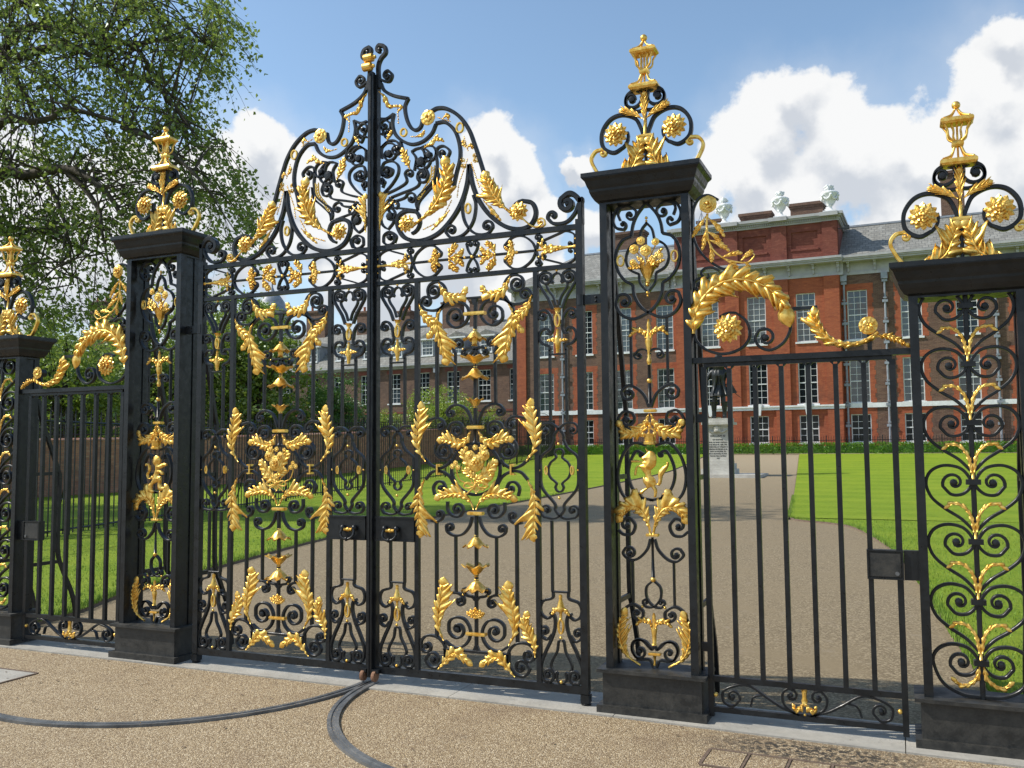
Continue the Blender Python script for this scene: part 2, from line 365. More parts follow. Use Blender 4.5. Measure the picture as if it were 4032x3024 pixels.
# turned edges of the lawns: a low dark earth step
for tab, nm, sgn in ((LL, 'lawn_edge_left', 1), (RL, 'lawn_edge_right', -1)):
    mb = MB()
    rows = [[(x, y, zg(y) + .032), (x + sgn * .012, y, zg(y) + .024), (x + sgn * .03, y, zg(y) - .01)] for y, x in tab]
    mb.quadgrid(rows); struct(mb.build(nm, 'joint'))
mb = MB(); mb.quadgrid([[(-60, -14, -.004), (60, -14, -.004)], [(-60, -.0, -.004), (60, -.0, -.004)]]); struct(mb.build('forecourt', 'gravel'))
# stone threshold under the gates: slabs butted end to end
rng = random.Random(3); mb = MB(); xs = [-7.4]
while xs[-1] < 7: xs.append(xs[-1] + rng.uniform(1.1, 1.7))
yf = lambda x: -.085 - .03 * max(0, x - 1.6)
for a, b_ in zip(xs, xs[1:]):
    g_ = .0025; z = .006 + rng.uniform(-.001, .001); bb = len(mb.v)
    mb.v += [(a + g_, yf(a), -.05), (b_ - g_, yf(b_), -.05), (b_ - g_, .38, -.05), (a + g_, .38, -.05), (a + g_, yf(a), z), (b_ - g_, yf(b_), z), (b_ - g_, .38, z), (a + g_, .38, z)]
    mb.f += [tuple(bb + i for i in q) for q in ((4, 5, 6, 7), (0, 1, 5, 4), (1, 2, 6, 5), (2, 3, 7, 6), (3, 0, 4, 7))]
struct(mb.build('threshold', 'york'))
# grass blades standing on the near part of the lawns (uncountable)
mb = MB(); rng = random.Random(11)
def blade(x, y, h):
    z = zg(y) + .03; a = rng.uniform(0, math.pi); w_ = .004; dx, dy = math.cos(a) * w_, math.sin(a) * w_; lx, ly = rng.uniform(-.02, .02), rng.uniform(-.02, .02); b = len(mb.v)
    mb.v.extend([(x - dx, y - dy, z), (x + dx, y + dy, z), (x + lx, y + ly, z + h)]); mb.f.append((b, b + 1, b + 2))
for _ in range(26000):
    y = .4 + 15 * rng.random() ** 1.6
    if rng.random() < .5: x = lerp_curve(LL, y) - 7 * rng.random() ** 1.5
    else: x = lerp_curve(RL, y) + 5 * rng.random() ** 1.5
    blade(x, y, rng.uniform(.02, .05))
for _ in range(9000):       # longer, ragged grass along the cut edges
    y = .4 + 22 * rng.random() ** 1.7; o_ = abs(rng.gauss(0, .05))
    if rng.random() < .5: x = lerp_curve(LL, y) - o_ + .05
    else: x = lerp_curve(RL, y) + o_ - .05
    blade(x, y, rng.uniform(.03, .085))
g_ = mb.build('grass', 'blade'); g_['kind'] = 'stuff'
# quadrant tracks let into the forecourt for the gate wheels
def quadrant(cx, sgn, label):
    mb = MB(); rows = []
    for i in range(41):
        a = math.pi / 2 * i / 40 * 1.16 - .02; r = 1.51
        ca, sa = math.cos(a), math.sin(a)
        prof = [(-.035, -.004), (-.035, .012), (-.006, .012), (-.004, .006), (.01, .006), (.012, .012), (.035, .012), (.035, -.004)]
        rows.append([(cx + sgn * ca * (r + d_), .03 - sa * (r + d_), h) for d_, h in prof])
    mb.quadgrid(rows)
    if sgn > 0: mb.f = [tuple(reversed(q)) for q in mb.f]
    return tag(mb.build('gate_track', 'track'), label, 'gate track', 'curved metal wheel tracks in the forecourt')
quadrant(1.535, -1, 'curved grey metal wheel track bending towards the bottom right of the forecourt')
quadrant(-1.535, 1, 'long curved grey metal wheel track sweeping across the left of the forecourt')
# framed paving covers flush with the gravel
def cover(label, x0, x1, y0, y1, nx, rz=0):
    cx, cy = (x0 + x1) / 2, (y0 + y1) / 2
    t = thing('paving_cover', label, 'paving cover', (cx, cy, 0), rz=rz)
    hx, hy = (x1 - x0) / 2, (y1 - y0) / 2
    f_ = MB(); w_ = .009
    for a in (-hy, hy): f_.box(-hx, hx, a - w_, a + w_, -.01, .003)
    for a in (-hx, hx): f_.box(a - w_, a + w_, -hy + w_, hy - w_, -.01, .003)
    for i in range(1, nx): xx = -hx + 2 * hx * i / nx; f_.box(xx - .006, xx + .006, -hy + w_, hy - w_, -.01, .0025)
    f_.build('frame', 'joint', t)
    g = MB()
    for i in range(nx):
        a = -hx + 2 * hx * i / nx + .012; b_ = -hx + 2 * hx * (i + 1) / nx - .012; g.box(a, b_, -hy + .01, hy - .01, -.02, .0005)
    g.build('infill', 'gravel' if nx > 2 else 'york', t)
cover('row of gravel-filled paving tray covers at the bottom right by the right wicket', 2.42, 3.45, -.72, -.46, 5, -.03)
cover('pale recessed paving cover with dark edging at the left edge of the forecourt', -3.2, -2.42, -.92, -.6, 2, .0)

# fallen leaves and twigs lying about
mb = MB(); rng = random.Random(19)
for _ in range(240):
    if rng.random() < .5: x, y = rng.uniform(-3.5, 4), rng.uniform(-1.6, -.1)
    else: x, y = rng.uniform(-4, 4), rng.uniform(.5, 9)
    z = (.0 if y < 0 else zg(y) - .004) + .002; a = rng.uniform(0, 6.28); s_ = rng.uniform(.006, .018); ca, sa = math.cos(a) * s_, math.sin(a) * s_; k = len(mb.v)
    mb.v += [(x - ca, y - sa, z), (x + sa * .5, y - ca * .5, z + .004), (x + ca, y + sa, z + .001), (x - sa * .5, y + ca * .5, z + .003)]; mb.f.append((k, k + 1, k + 2, k + 3))
lt = mb.build('leaf_litter', 'joint'); lt['kind'] = 'stuff'
# ---------------------------------------------------------------- palace
PHI = R_(2.1); PN = Vector((math.sin(PHI), math.cos(PHI), 0)); PK = 57.77
def pbase(d=0): return PN * (PK + d)
def bbox_part(parent, name, mat, boxes, label=None):
    mb = MB()
    for b in boxes: mb.box(*b)
    return mb.build(name, mat, parent, label=label)
def wall_cells(mb, u0, u1, z0, z1, y, ops, depth=.28):
    """brick face with real openings and reveals; ops = (ua,ub,za,zb)"""
    us = sorted({u0, u1} | {q for o in ops for q in o[:2] if u0 < q < u1}); zs = sorted({z0, z1} | {q for o in ops for q in o[2:] if z0 < q < z1})
    for a, b_ in zip(us, us[1:]):
        for c, d_ in zip(zs, zs[1:]):
            mu, mz = (a + b_) / 2, (c + d_) / 2
            if any(o[0] < mu < o[1] and o[2] < mz < o[3] for o in ops): continue
            k = len(mb.v); mb.v += [(a, y, c), (b_, y, c), (b_, y, d_), (a, y, d_)]; mb.f.append((k, k + 1, k + 2, k + 3))
    for a, b_, c, d_ in ops:
        k = len(mb.v); mb.v += [(a, y, c), (b_, y, c), (b_, y, d_), (a, y, d_), (a, y + depth, c), (b_, y + depth, c), (b_, y + depth, d_), (a, y + depth, d_)]
        mb.f += [(k + 1, k, k + 4, k + 5), (k + 2, k + 1, k + 5, k + 6), (k + 3, k + 2, k + 6, k + 7), (k, k + 3, k + 7, k + 4)]
def window(parent, u, z0, z1, y, wd=1.24, nx=3, nz=6, seed=0, blind=False, label=None):
    """sash window: white box frame and glazing bars, glass behind, stone sill"""
    f_ = MB(); a, b_ = u - wd / 2, u + wd / 2; t = .062; yy = y + .10
    f_.box(a, a + t, yy, yy + .1, z0, z1); f_.box(b_ - t, b_, yy, yy + .1, z0, z1)
    f_.box(a + t, b_ - t, yy, yy + .1, z0, z0 + t); f_.box(a + t, b_ - t, yy, yy + .1, z1 - t, z1)
    zm = z0 + (z1 - z0) * .5; f_.box(a + t, b_ - t, yy + .002, yy + .08, zm - .035, zm + .035)
    g = .013
    for i in range(1, nx): x = a + t + (wd - 2 * t) * i / nx; f_.box(x - g, x + g, yy + .03, yy + .07, z0 + t, zm - .035); f_.box(x - g, x + g, yy + .03, yy + .07, zm + .035, z1 - t)
    for i in range(1, nz):
        if i == nz / 2: continue
        z = z0 + t + (z1 - z0 - 2 * t) * i / nz; f_.box(a + t, b_ - t, yy + .034, yy + .066, z - g, z + g)
    w_ = f_.build('window', 'whitepaint', parent, label=label)
    p = MB(); p.box(a + .02, b_ - .02, yy + .06, yy + .065, z0 + .02, z1 - .02)
    if blind:
        p2 = MB(); p2.box(a + .06, b_ - .06, yy + .16, yy + .17, z0 + (0 if blind > 1 else (z1 - z0) * .45), z1); p2.build('blind', 'blind', w_)
        p.build('pane', 'glass2', w_)
    else: p.build('pane', 'glassdark' if z1 < 4 else 'glass', w_)
    s_ = MB(); s_.box(a - .1, b_ + .1, y - .08, y + .12, z0 - .12, z0 - .002); s_.build('sill', 'whitestone', w_)
    return w_
m, n, b = material('painted_reflection_glass', (.012, .016, .016), .12, 0, .25); M['glassdark'] = m  # ground-floor panes: the hedge's dark reflection put into a darker, duller glass colour
# glass one can see a blind through
m, n, b = material('thin_window_glass', (.05, .07, .08), .06, 0, .8); b.inputs['Transmission Weight'].default_value = .8; b.inputs['IOR'].default_value = 1.1; M['glass2'] = m
def surround(mb, a, b_, z0, z1, y):
    """rubbed red brick dressings, toothed into the brown brick"""
    i = 0; z = z0; h = .3
    while z < z1 - .01:
        e = .30 if i % 2 else .38; zz = min(z + h, z1)
        mb.box(a - e, a - .001, y - .006, y + .04, z, zz); mb.box(b_ + .001, b_ + e, y - .006, y + .04, z, zz); z = zz; i += 1
    mb.box(a - .38, b_ + .38, y - .006, y + .04, z1 + .001, z1 + .42)
def console(mb, u, y0, y1, z1):
    mb.box(u - .09, u + .09, y0, y1, z1 - .10, z1); mb.box(u - .075, u + .075, y0 + .22, y1, z1 - .32, z1 - .101); mb.box(u - .05, u + .05, y0 + .36, y1, z1 - .62, z1 - .321)
pal = thing('palace', 'long three-storey brick palace with tall white sash windows and white cornice behind the lawns', 'palace', pbase(), rz=-PHI)
FL = [(8.62, 11.9), (4.45, 7.3), (1.87, 3.7)]
ZB = .6
cenu = [-10.62, -7.4, -4.15]
def side(u0, u1, us, nm):
    ops = [(u - .62, u + .62, a, b_) for u in us for a, b_ in FL]
    mb = MB(); wall_cells(mb, u0, u1, ZB, 12.93, 0, ops); mb.build('brown_brick_wall', 'brick', pal)
    for u in us:
        for a, b_ in FL: sm = MB(); surround(sm, u - .62, u + .62, a - (.0 if a > 3 else .3), b_, 0); sm.build('red_brick_dressing', 'redbrick', pal)
    for u in us:
        for k, (a, b_) in enumerate(FL): window(pal, u, a, b_, 0, nz=(8, 6, 4)[k], blind=(0 if (int(u * 3) + k) % 4 else (1 if k == 0 else 0)))
    bbox_part(pal, 'string_course', 'whitestone', [(u0, u1, -.1, .0 - .001, 4.12, 4.42 - .0)])
right_us = [-.94, 2.3, 5.5, 8.75, 12.0, 15.2]; left_us = [-23.3, -20.15, -17.1, -13.98]
side(-1.93, 18, right_us, 'r'); side(-24.95, -13.07, left_us, 'l')
bbox_part(pal, 'corner_pilaster', 'redbrick', [(-25.87, -24.95, -.12, .3, ZB, 12.93)])
bbox_part(pal, 'end_wall', 'brick', [(-25.87, -25.6, .31, 12, ZB, 12.93)])
# red brick centrepiece
CY = -.4
ops = [(u - .62, u + .62, a, b_) for u in cenu for a, b_ in FL]
mb = MB(); wall_cells(mb, -13.07, -1.93, ZB, 12.93, CY, ops, .3)
for s_, x in ((1, -13.07), (-1, -1.93)):
    k = len(mb.v); q = [(x, CY, ZB), (x, .3, ZB), (x, .3, 12.93), (x, CY, 12.93)]; mb.v += q; mb.f.append((k, k + 1, k + 2, k + 3) if s_ < 0 else (k + 3, k + 2, k + 1, k))
mb.build('centre_wall', 'redbrick', pal)
for u in cenu:
    for k, (a, b_) in enumerate(FL): window(pal, u, a, b_, CY, nz=(8, 6, 4)[k], blind=(2 if k == 1 else 0))
pil = [(-13.0, -12.0), (-9.5, -8.55), (-6.25, -5.25), (-2.95, -1.98)]
for a, b_ in pil:
    bbox_part(pal, 'pilaster', 'redbrick', [(a, b_, CY - .14, CY - .001, ZB, 12.93)])
    bbox_part(pal, 'attic_pilaster', 'darkred', [(a, b_, CY - .14, CY - .001, 14.25, 16.62)])
# moulded band above the ground floor of the centre, with keystones
mb = MB(); mb.box(-13.2, -1.85, CY - .24, CY - .001, 4.26, 4.36); mb.box(-13.15, -1.88, CY - .17, CY - .001, 4.08, 4.259)
for u in cenu:
    mb.prism([(u - .14, 3.72), (u + .14, 3.72), (u + .24, 4.5), (u - .24, 4.5)], CY - .3, CY - .05)
mb.build('string_course', 'whitestone', pal)
# white modillion cornice: frieze, consoles, gutter; broken forward over the centre
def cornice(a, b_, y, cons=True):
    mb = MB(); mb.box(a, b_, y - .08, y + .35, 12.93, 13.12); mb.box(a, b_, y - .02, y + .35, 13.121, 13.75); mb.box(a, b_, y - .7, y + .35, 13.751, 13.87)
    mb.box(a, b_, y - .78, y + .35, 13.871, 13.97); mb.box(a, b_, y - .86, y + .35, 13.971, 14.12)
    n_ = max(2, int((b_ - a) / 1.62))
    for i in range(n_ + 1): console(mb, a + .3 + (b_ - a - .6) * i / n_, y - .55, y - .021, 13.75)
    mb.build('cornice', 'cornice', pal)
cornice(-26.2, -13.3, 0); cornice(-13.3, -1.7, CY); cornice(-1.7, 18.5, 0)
# attic over the centre
mb = MB(); pan = [(-11.7, -9.8, 14.95, 16.1), (-8.2, -6.6, 14.95, 16.1), (-4.95, -3.25, 14.95, 16.1)]
wall_cells(mb, -13.05, -1.95, 14.12, 16.62, CY, pan, .09)
mb.box(-13.05, -1.95, CY + .09, 3.6, 14.13, 16.6)
mb.build('attic', 'darkred', pal)
for a, b_, _, _ in pan: bbox_part(pal, 'panel_sill', 'darkred', [(a - .05, b_ + .05, CY - .07, CY - .001, 14.8, 14.94)])
mb = MB(); mb.box(-13.2, -1.85, CY - .12, 3.7, 16.62, 16.72)
for i in range(78): x = -13.1 + 11.1 * i / 77; mb.box(x, x + .07, CY - .24, CY - .121, 16.73, 16.87)
mb.box(-13.2, -1.8, CY - .12, 3.7, 16.721, 16.88); mb.box(-13.35, -1.68, CY - .34, 3.8, 16.881, 16.98); mb.box(-13.45, -1.58, CY - .44, 3.9, 16.981, 17.16)
for a, b_ in pil: mb.box(a - .1, b_ + .1, CY - .56, CY - .441, 16.9, 17.16)
mb.build('attic_cornice', 'cornice', pal)
# slate roofs
def roof(a, b_, y0, z0, y1, z1, hipl=0, hipr=0, par=None, d2=None):
    mb = MB(); yb = d2 or (2 * y1 - y0)
    k = len(mb.v); mb.v += [(a, y0, z0), (b_, y0, z0), (b_ - hipr, y1, z1), (a + hipl, y1, z1), (a, yb, z0), (b_, yb, z0)]
    mb.f += [(k, k + 1, k + 2, k + 3), (k + 5, k + 4, k + 3, k + 2), (k + 4, k, k + 3), (k + 1, k + 5, k + 2), (k, k + 4, k + 5, k + 1)]
    mb.build('roof', 'slate', par)
    bbox_part(par, 'ridge', 'lead', [(a + hipl, b_ - hipr, y1 - .12, y1 + .12, z1 - .03, z1 + .1)])
roof(-1.95, 18.4, -.5, 14.14, 4.4, 17.15, 0, 3, pal); roof(-26.0, -13.05, -.5, 14.14, 4.4, 17.15, 3.6, 0, pal); roof(-13, -2, 3.95, 14.14, 5.2, 16.2, 0, 0, pal)
def chimney(par, a, b_, y, z0, z1, pots=0, dep=1.0):
    mb = MB(); mb.box(a, b_, y, y + dep, z0, z1 - .35); mb.box(a - .07, b_ + .07, y - .07, y + dep + .07, z1 - .349, z1 - .2); mb.box(a - .14, b_ + .14, y - .14, y + dep + .14, z1 - .199, z1)
    c = mb.build('chimney', 'brick', par)
    for i in range(pots):
        p = MB(); p.lathe([(.13, 0), (.12, .4), (.15, .43), (.13, .5)], a + (b_ - a) * (i + .5) / pots, y + dep / 2, z1, 10); p.build('chimney_pot', 'redbrick', c)
for a, b_, y, z1 in [(-11.9, -10.2, 2.2, 18.3), (-8.8, -6.7, 2.2, 18.45), (-5.3, -3.1, 2.2, 18.75), (4.35, 5.8, 4.6, 20.4), (-20.0, -17.0, 5.2, 18.9)]: chimney(pal, a, b_, y, 15, z1)
# lightning mast and stay cage on the roof
mb = MB(); mb.tube([(-11.6, 2.0, 17.0), (-11.6, 2.0, 19.9)], .035, 5)
for s_ in (-1, 1): mb.tube(spline([(-11.6 + s_ * .7, 2, 17.1), (-11.6 + s_ * .35, 2, 17.9), (-11.6, 2, 18.9)], 5), .025, 4)
mb.build('roof_mast', 'lead', pal)
# drainpipes with brackets
for u, y, zt in [(-1.72, -.02, 12.9), (.78, -.02, 12.9), (7.1, -.02, 12.9), (-18.45, -.02, 12.9), (-21.9, -.02, 12.9), (13.7, -.02, 12.9)]:
    mb = MB(); mb.tube([(u, y - .12, ZB), (u, y - .12, zt)], .07, 8)
    for i in range(9): z = 1.5 + i * 1.35; mb.box(u - .17, u + .17, y - .2, y - .0, z, z + .17); mb.box(u - .11, u + .11, y - .24, y - .201, z + .25, z + .33)
    mb.box(u - .2, u + .2, y - .3, y, zt - .4, zt)
    mb.build('drainpipe', 'lead', pal)
bbox_part(pal, 'floodlight', 'bronze', [(-1.5, -1.2, -.75, -.5, 15.9, 16.15), (-1.9, -1.45, -.62, -.56, 15.98, 16.03)])
# stone urns along the attic
def urn(u, lab):
    p = pbase(CY + .3) + Vector((math.cos(PHI), -math.sin(PHI), 0)) * u
    t = thing('stone_urn', lab, 'urn', (p.x, p.y, 17.16), 'white stone urns on the palace attic', -PHI)
    a = MB(); a.box(-.42, .42, -.42, .42, .001, .18); a.lathe([(.36, .18), (.26, .26), (.16, .36), (.14, .5), (.2, .56)], 0, 0, 0, 14); a.build('foot', 'whitestone', t, smooth=False)
    a = MB(); a.lathe([(.2, .56), (.32, .72), (.42, .98), (.5, 1.22), (.56, 1.32), (.58, 1.42), (.48, 1.5), (.38, 1.52), (.2, 1.6), (.14, 1.7)], 0, 0, 0, 20, .05, 10)
    for k in range(6):
        an = 2 * math.pi * k / 6 + .3; a.tube(spline([(.52 * math.cos(an + q), .52 * math.sin(an + q), 1.2 - .26 * math.cos(q * 3)) for q in (-.5, -.25, 0, .25, .5)], 3), .07, 5); a.ball(.56 * math.cos(an + .5), .56 * math.sin(an + .5), 1.2, .11, 6)
    a.build('bowl', 'whitestone', t, smooth=True)
    a = MB(); rg = random.Random(int(u * 10))
    for k in range(34):
        an, rr = rg.uniform(0, 6.28), rg.uniform(.05, .27); a.ball(rr * math.cos(an), rr * math.sin(an), 1.86 + rg.uniform(-.12, .12) - rr * .25, rg.uniform(.07, .11), 6)
    a.lathe([(.14, 1.68), (.22, 1.78), (.26, 1.9), (.1, 1.98)], 0, 0, 0, 10); a.build('flower_finial', 'whitestone', t, smooth=True)
for u, l in ((-9.5, 'leftmost of three white stone urns along the palace attic'), (-5.65, 'middle of three white stone urns along the palace attic'), (-2.43, 'rightmost white stone urn at the right corner of the palace attic')): urn(u, l)

# ---------------------------------------------------------------- lower wing, set back to the left
wg = thing('palace_wing', 'lower brown brick wing with slate roof, white dormers and sash windows left of the palace', 'building', pbase(8), rz=-PHI)
wus = [-29.6 - 3.13 * i for i in range(14)]
ops = [(u - .64, u + .64, a, b_) for u in wus for a, b_ in ((5.9, 8.66), (2.0, 4.5))]
mb = MB(); wall_cells(mb, -74, -25.5, ZB, 9.1, 0, ops); mb.build('brick_wall', 'brick', wg)
for u in wus: bbox_part(wg, 'window_head', 'darkred', [(u - .85, u + .85, -.006, .05, 8.661, 9.0)])
bbox_part(wg, 'brick_band', 'darkred', [(-74, -25.5, -.05, -.006, 4.95, 5.1)])
for i, u in enumerate(wus):
    window(wg, u, 5.9, 8.66, 0, 1.28, 3, 6, blind=1 + i % 2); window(wg, u, 2.0, 4.5, 0, 1.28, 3, 6)
mb = MB(); mb.box(-74, -25.4, -.12, .2, 9.1, 9.22); mb.box(-74, -25.4, -.3, .2, 9.221, 9.33); mb.box(-74, -25.4, -.5, .2, 9.331, 9.5)
for i in range(118): x = -73.9 + i * .41; mb.box(x, x + .13, -.29, -.121, 9.235, 9.329)
mb.build('cornice', 'cornice', wg)
roof(-74, -25.5, -.4, 9.52, 5.2, 13.75, 0, 0, wg)
for i, u in enumerate([-32.75, -35.75, -38.85, -42.2, -45.3, -48.5, -52, -55.5]):
    d = MB(); d.box(u - .75, u + .75, .62, 3.2, 10.2, 11.85); d.build('dormer', 'lead', wg)
    d2 = MB(); d2.prism([(u - .98, 11.86), (u + .98, 11.86), (u, 12.35)], .35, 4); dd = d2.build('dormer_roof', 'slate', wg)
    d3 = MB(); d3.box(u - .95, u + .95, .3, .62, 11.72, 11.855); d3.build('dormer_cornice', 'whitepaint', wg)
    window(wg, u, 10.3, 11.7, .5 - .08, 1.15, 3, 4)
for a, b_, z1, p in [(-39.6, -37.7, 15.9, 0), (-36.6, -34.2, 16.0, 0), (-44.6, -43.3, 15.4, 2), (-49.6, -48.4, 15.7, 1), (-56.0, -53.6, 16.2, 3)]: chimney(wg, a, b_, 4.6, 12.6, z1, p)
mb = MB(); mb.tube([(-37.5, -.12, ZB), (-37.5, -.12, 9.1)], .07, 7); mb.box(-37.75, -37.25, -.35, 0, 8.6, 9.05); mb.build('drainpipe', 'lead', wg)
# clock tower far behind
ct = thing('clock_tower', 'pale square clock turret with dark arches far behind the left gate', 'tower', (-87.5, 110, 1))
mb = MB(); mb.box(-2.1, 2.1, -2.1, 2.1, 10, 22.6); mb.build('turret_wall', 'cornice', ct)
mb = MB(); mb.box(-2.4, 2.4, -2.4, 2.4, 22.61, 23.0); mb.lathe([(2.2, 23), (2.0, 24.2), (1.3, 25.2), (.5, 25.8), (.15, 26.6), (.05, 27.5)], 0, 0, 0, 16); mb.build('dome', 'lead', ct, smooth=True)
mb = MB()
for u in (-.95, .95): mb.prism([(u - .5, 19), (u + .5, 19), (u + .5, 21.3), (u + .3, 21.8), (u, 22), (u - .3, 21.8), (u - .5, 21.3)], -2.16, -2.1)
mb.build('arch_opening', 'bronze', ct)
oc = thing('outbuilding', 'distant low slate-roofed building with a tall brick chimney beyond the trees at left', 'building', (-83, 70, 1))
mb = MB(); mb.box(-9, 12, 0, 8, -1, 9.5); mb.build('wall', 'brick', oc)
roof(-9.5, 12.5, -.5, 9.5, 4, 12.6, 1, 1, oc); chimney(oc, -2.2, 2.0, 3, 10, 18.6, 3)

# ---------------------------------------------------------------- garden wall and railings
def wall_run(pts, h, th):
    t = thing('garden_wall', 'old brown brick garden wall behind the railings on the left lawn', 'wall', (pts[0][0], pts[0][1], 0))
    mb = MB(); cp = MB(); rows = []; rows2 = []
    P2 = spline(pts, 6)
    for i, (x, y) in enumerate(P2):
        a = P2[max(0, i - 1)]; c = P2[min(len(P2) - 1, i + 1)]; tx, ty = c[0] - a[0], c[1] - a[1]; l = math.hypot(tx, ty); nx, ny = ty / l * th / 2, -tx / l * th / 2
        z = zg(y)
        rows.append([(x + nx, y + ny, z - .3), (x + nx, y + ny, z + h), (x - nx, y - ny, z + h), (x - nx, y - ny, z - .3)])
        e = 1.25; rows2.append([(x + nx * e, y + ny * e, z + h + .002), (x + nx * e, y + ny * e, z + h + .06), (x, y, z + h + .12), (x - nx * e, y - ny * e, z + h + .06), (x - nx * e, y - ny * e, z + h + .002)])
    mb.quadgrid(rows); cp.quadgrid(rows2)
    o = (pts[0][0], pts[0][1], 0)
    mb.build('brickwork', 'gardenbrick', t, off=o); cp.build('coping', 'gardenbrick', t, off=o); return t
WALL = [(-27.5, 2), (-25.6, 12), (-24.0, 18), (-22.6, 26), (-22.0, 36), (-22.4, 46), (-23.0, 55)]
wall_run(WALL, 1.95, .36)
def railings(pts, h, label, pitch, base=0.0, barr=.011, seg=2.6, group=None, spike=True, zoff=None, stay=False):
    P2 = spline(pts, 8); t = thing('iron_railing', label, 'railing', (pts[0][0], pts[0][1], 0), group); o = (pts[0][0], pts[0][1], 0)
    # resample at the bar pitch
    L = [0]
    for a, c in zip(P2, P2[1:]): L.append(L[-1] + math.dist(a, c))
    def at_len(s_):
        for i in range(len(L) - 1):
            if s_ <= L[i + 1]:
                k = (s_ - L[i]) / (L[i + 1] - L[i]); return tuple(a + (c - a) * k for a, c in zip(P2[i], P2[i + 1]))
        return P2[-1]
    nseg = max(1, round(L[-1] / seg))
    for sgi in range(nseg):
        s0, s1 = L[-1] * sgi / nseg, L[-1] * (sgi + 1) / nseg
        bars = MB(); nb = max(2, int((s1 - s0) / pitch))
        for i in range(1, nb):
            x, y = at_len(s0 + (s1 - s0) * i / nb); z = zg(y) + base
            bars.box(x - barr, x + barr, y - barr, y + barr, z + .06, z + h)
            if spike: bars.lathe([(barr * 1.7, 0), (barr * 1.2, .05), (.001, .13)], x, y, z + h, 4)
        bars.build('bar_panel', 'iron', t, off=o)
        a, c = at_len(s0), at_len(s1)
        for hz in (.14, h - .16):
            rl = MB(); rl.tube([(a[0], a[1], zg(a[1]) + base + hz), (c[0], c[1], zg(c[1]) + base + hz)], .02, 4); rl.build('rail', 'iron', t, off=o)
        x, y = a; z = zg(y) + base; p = MB(); p.box(x - .028, x + .028, y - .028, y + .028, z - .05, z + h + .05); p.ball(x, y, z + h + .1, .045, 8)
        if stay: p.tube([(x, y, z + h * .55), (x - .55, y + .12, z + .02)], .018, 5); p.tube([(x, y, z + h * .3), (x - .32, y + .07, z + h * .3)], .014, 5)
        p.build('post', 'iron', t, off=o)
    return t
railings([(-10.1, 2.2), (-10.88, 6.01), (-11.4, 7.6), (-12.1, 10.2), (-12.9, 13.4), (-14.1, 18.6), (-14.75, 24.2), (-15.0, 29), (-15.7, 38.2), (-17.6, 50), (-20.3, 58)], 2.35, 'tall black iron railing curving across the left lawn towards the palace', .165, barr=.0095, stay=True)
railings([(x, y) for x, y in WALL], .62, 'low black iron railing along the top of the garden wall', .2, base=2.05, seg=4)
c0 = pbase(-2.9); du = Vector((math.cos(PHI), -math.sin(PHI), 0))
railings([tuple((c0 + du * u)[:2]) for u in (-26, -12, 2, 17)], 1.02, 'low black railing along the foot of the palace behind the hedge', .15, seg=3.2)
# ornate pair of small iron gates at the palace corner
sg = thing('garden_gate', 'ornate dark iron garden gate with scrolled top near the palace corner', 'gate', (-21.5, 56.2, zg(56.2)))
mb = MB()
for x in (-1.6, 0, 1.6): mb.box(x - .05, x + .05, -.05, .05, 0, 3.0)
for z in (.2, 1.3, 2.6): mb.box(-1.55, 1.55, -.02, .02, z, z + .05)
mb.build('frame', 'iron', sg)
mb = MB()
for i in range(22): x = -1.5 + 3 * i / 21; mb.box(x - .012, x + .012, -.012, .012, .2, 2.6)
mb.build('bar_panel', 'iron', sg)
mb = MB()
for s_ in (-1, 1):
    mb.sweep(spline([(s_ * .1, 3.9), (s_ * .35, 3.6), (s_ * .3, 3.3), (s_ * .6, 3.1), (s_ * 1.1, 3.0), (s_ * 1.5, 2.75)], 5), .035, .03, 0)
    mb.sweep(spline([(s_ * .1, 2.7), (s_ * .5, 2.85), (s_ * .55, 3.2), (s_ * .3, 3.2), (s_ * .35, 3.0)], 5), .03, .03, 0)
mb.build('scrollwork', 'iron', sg)

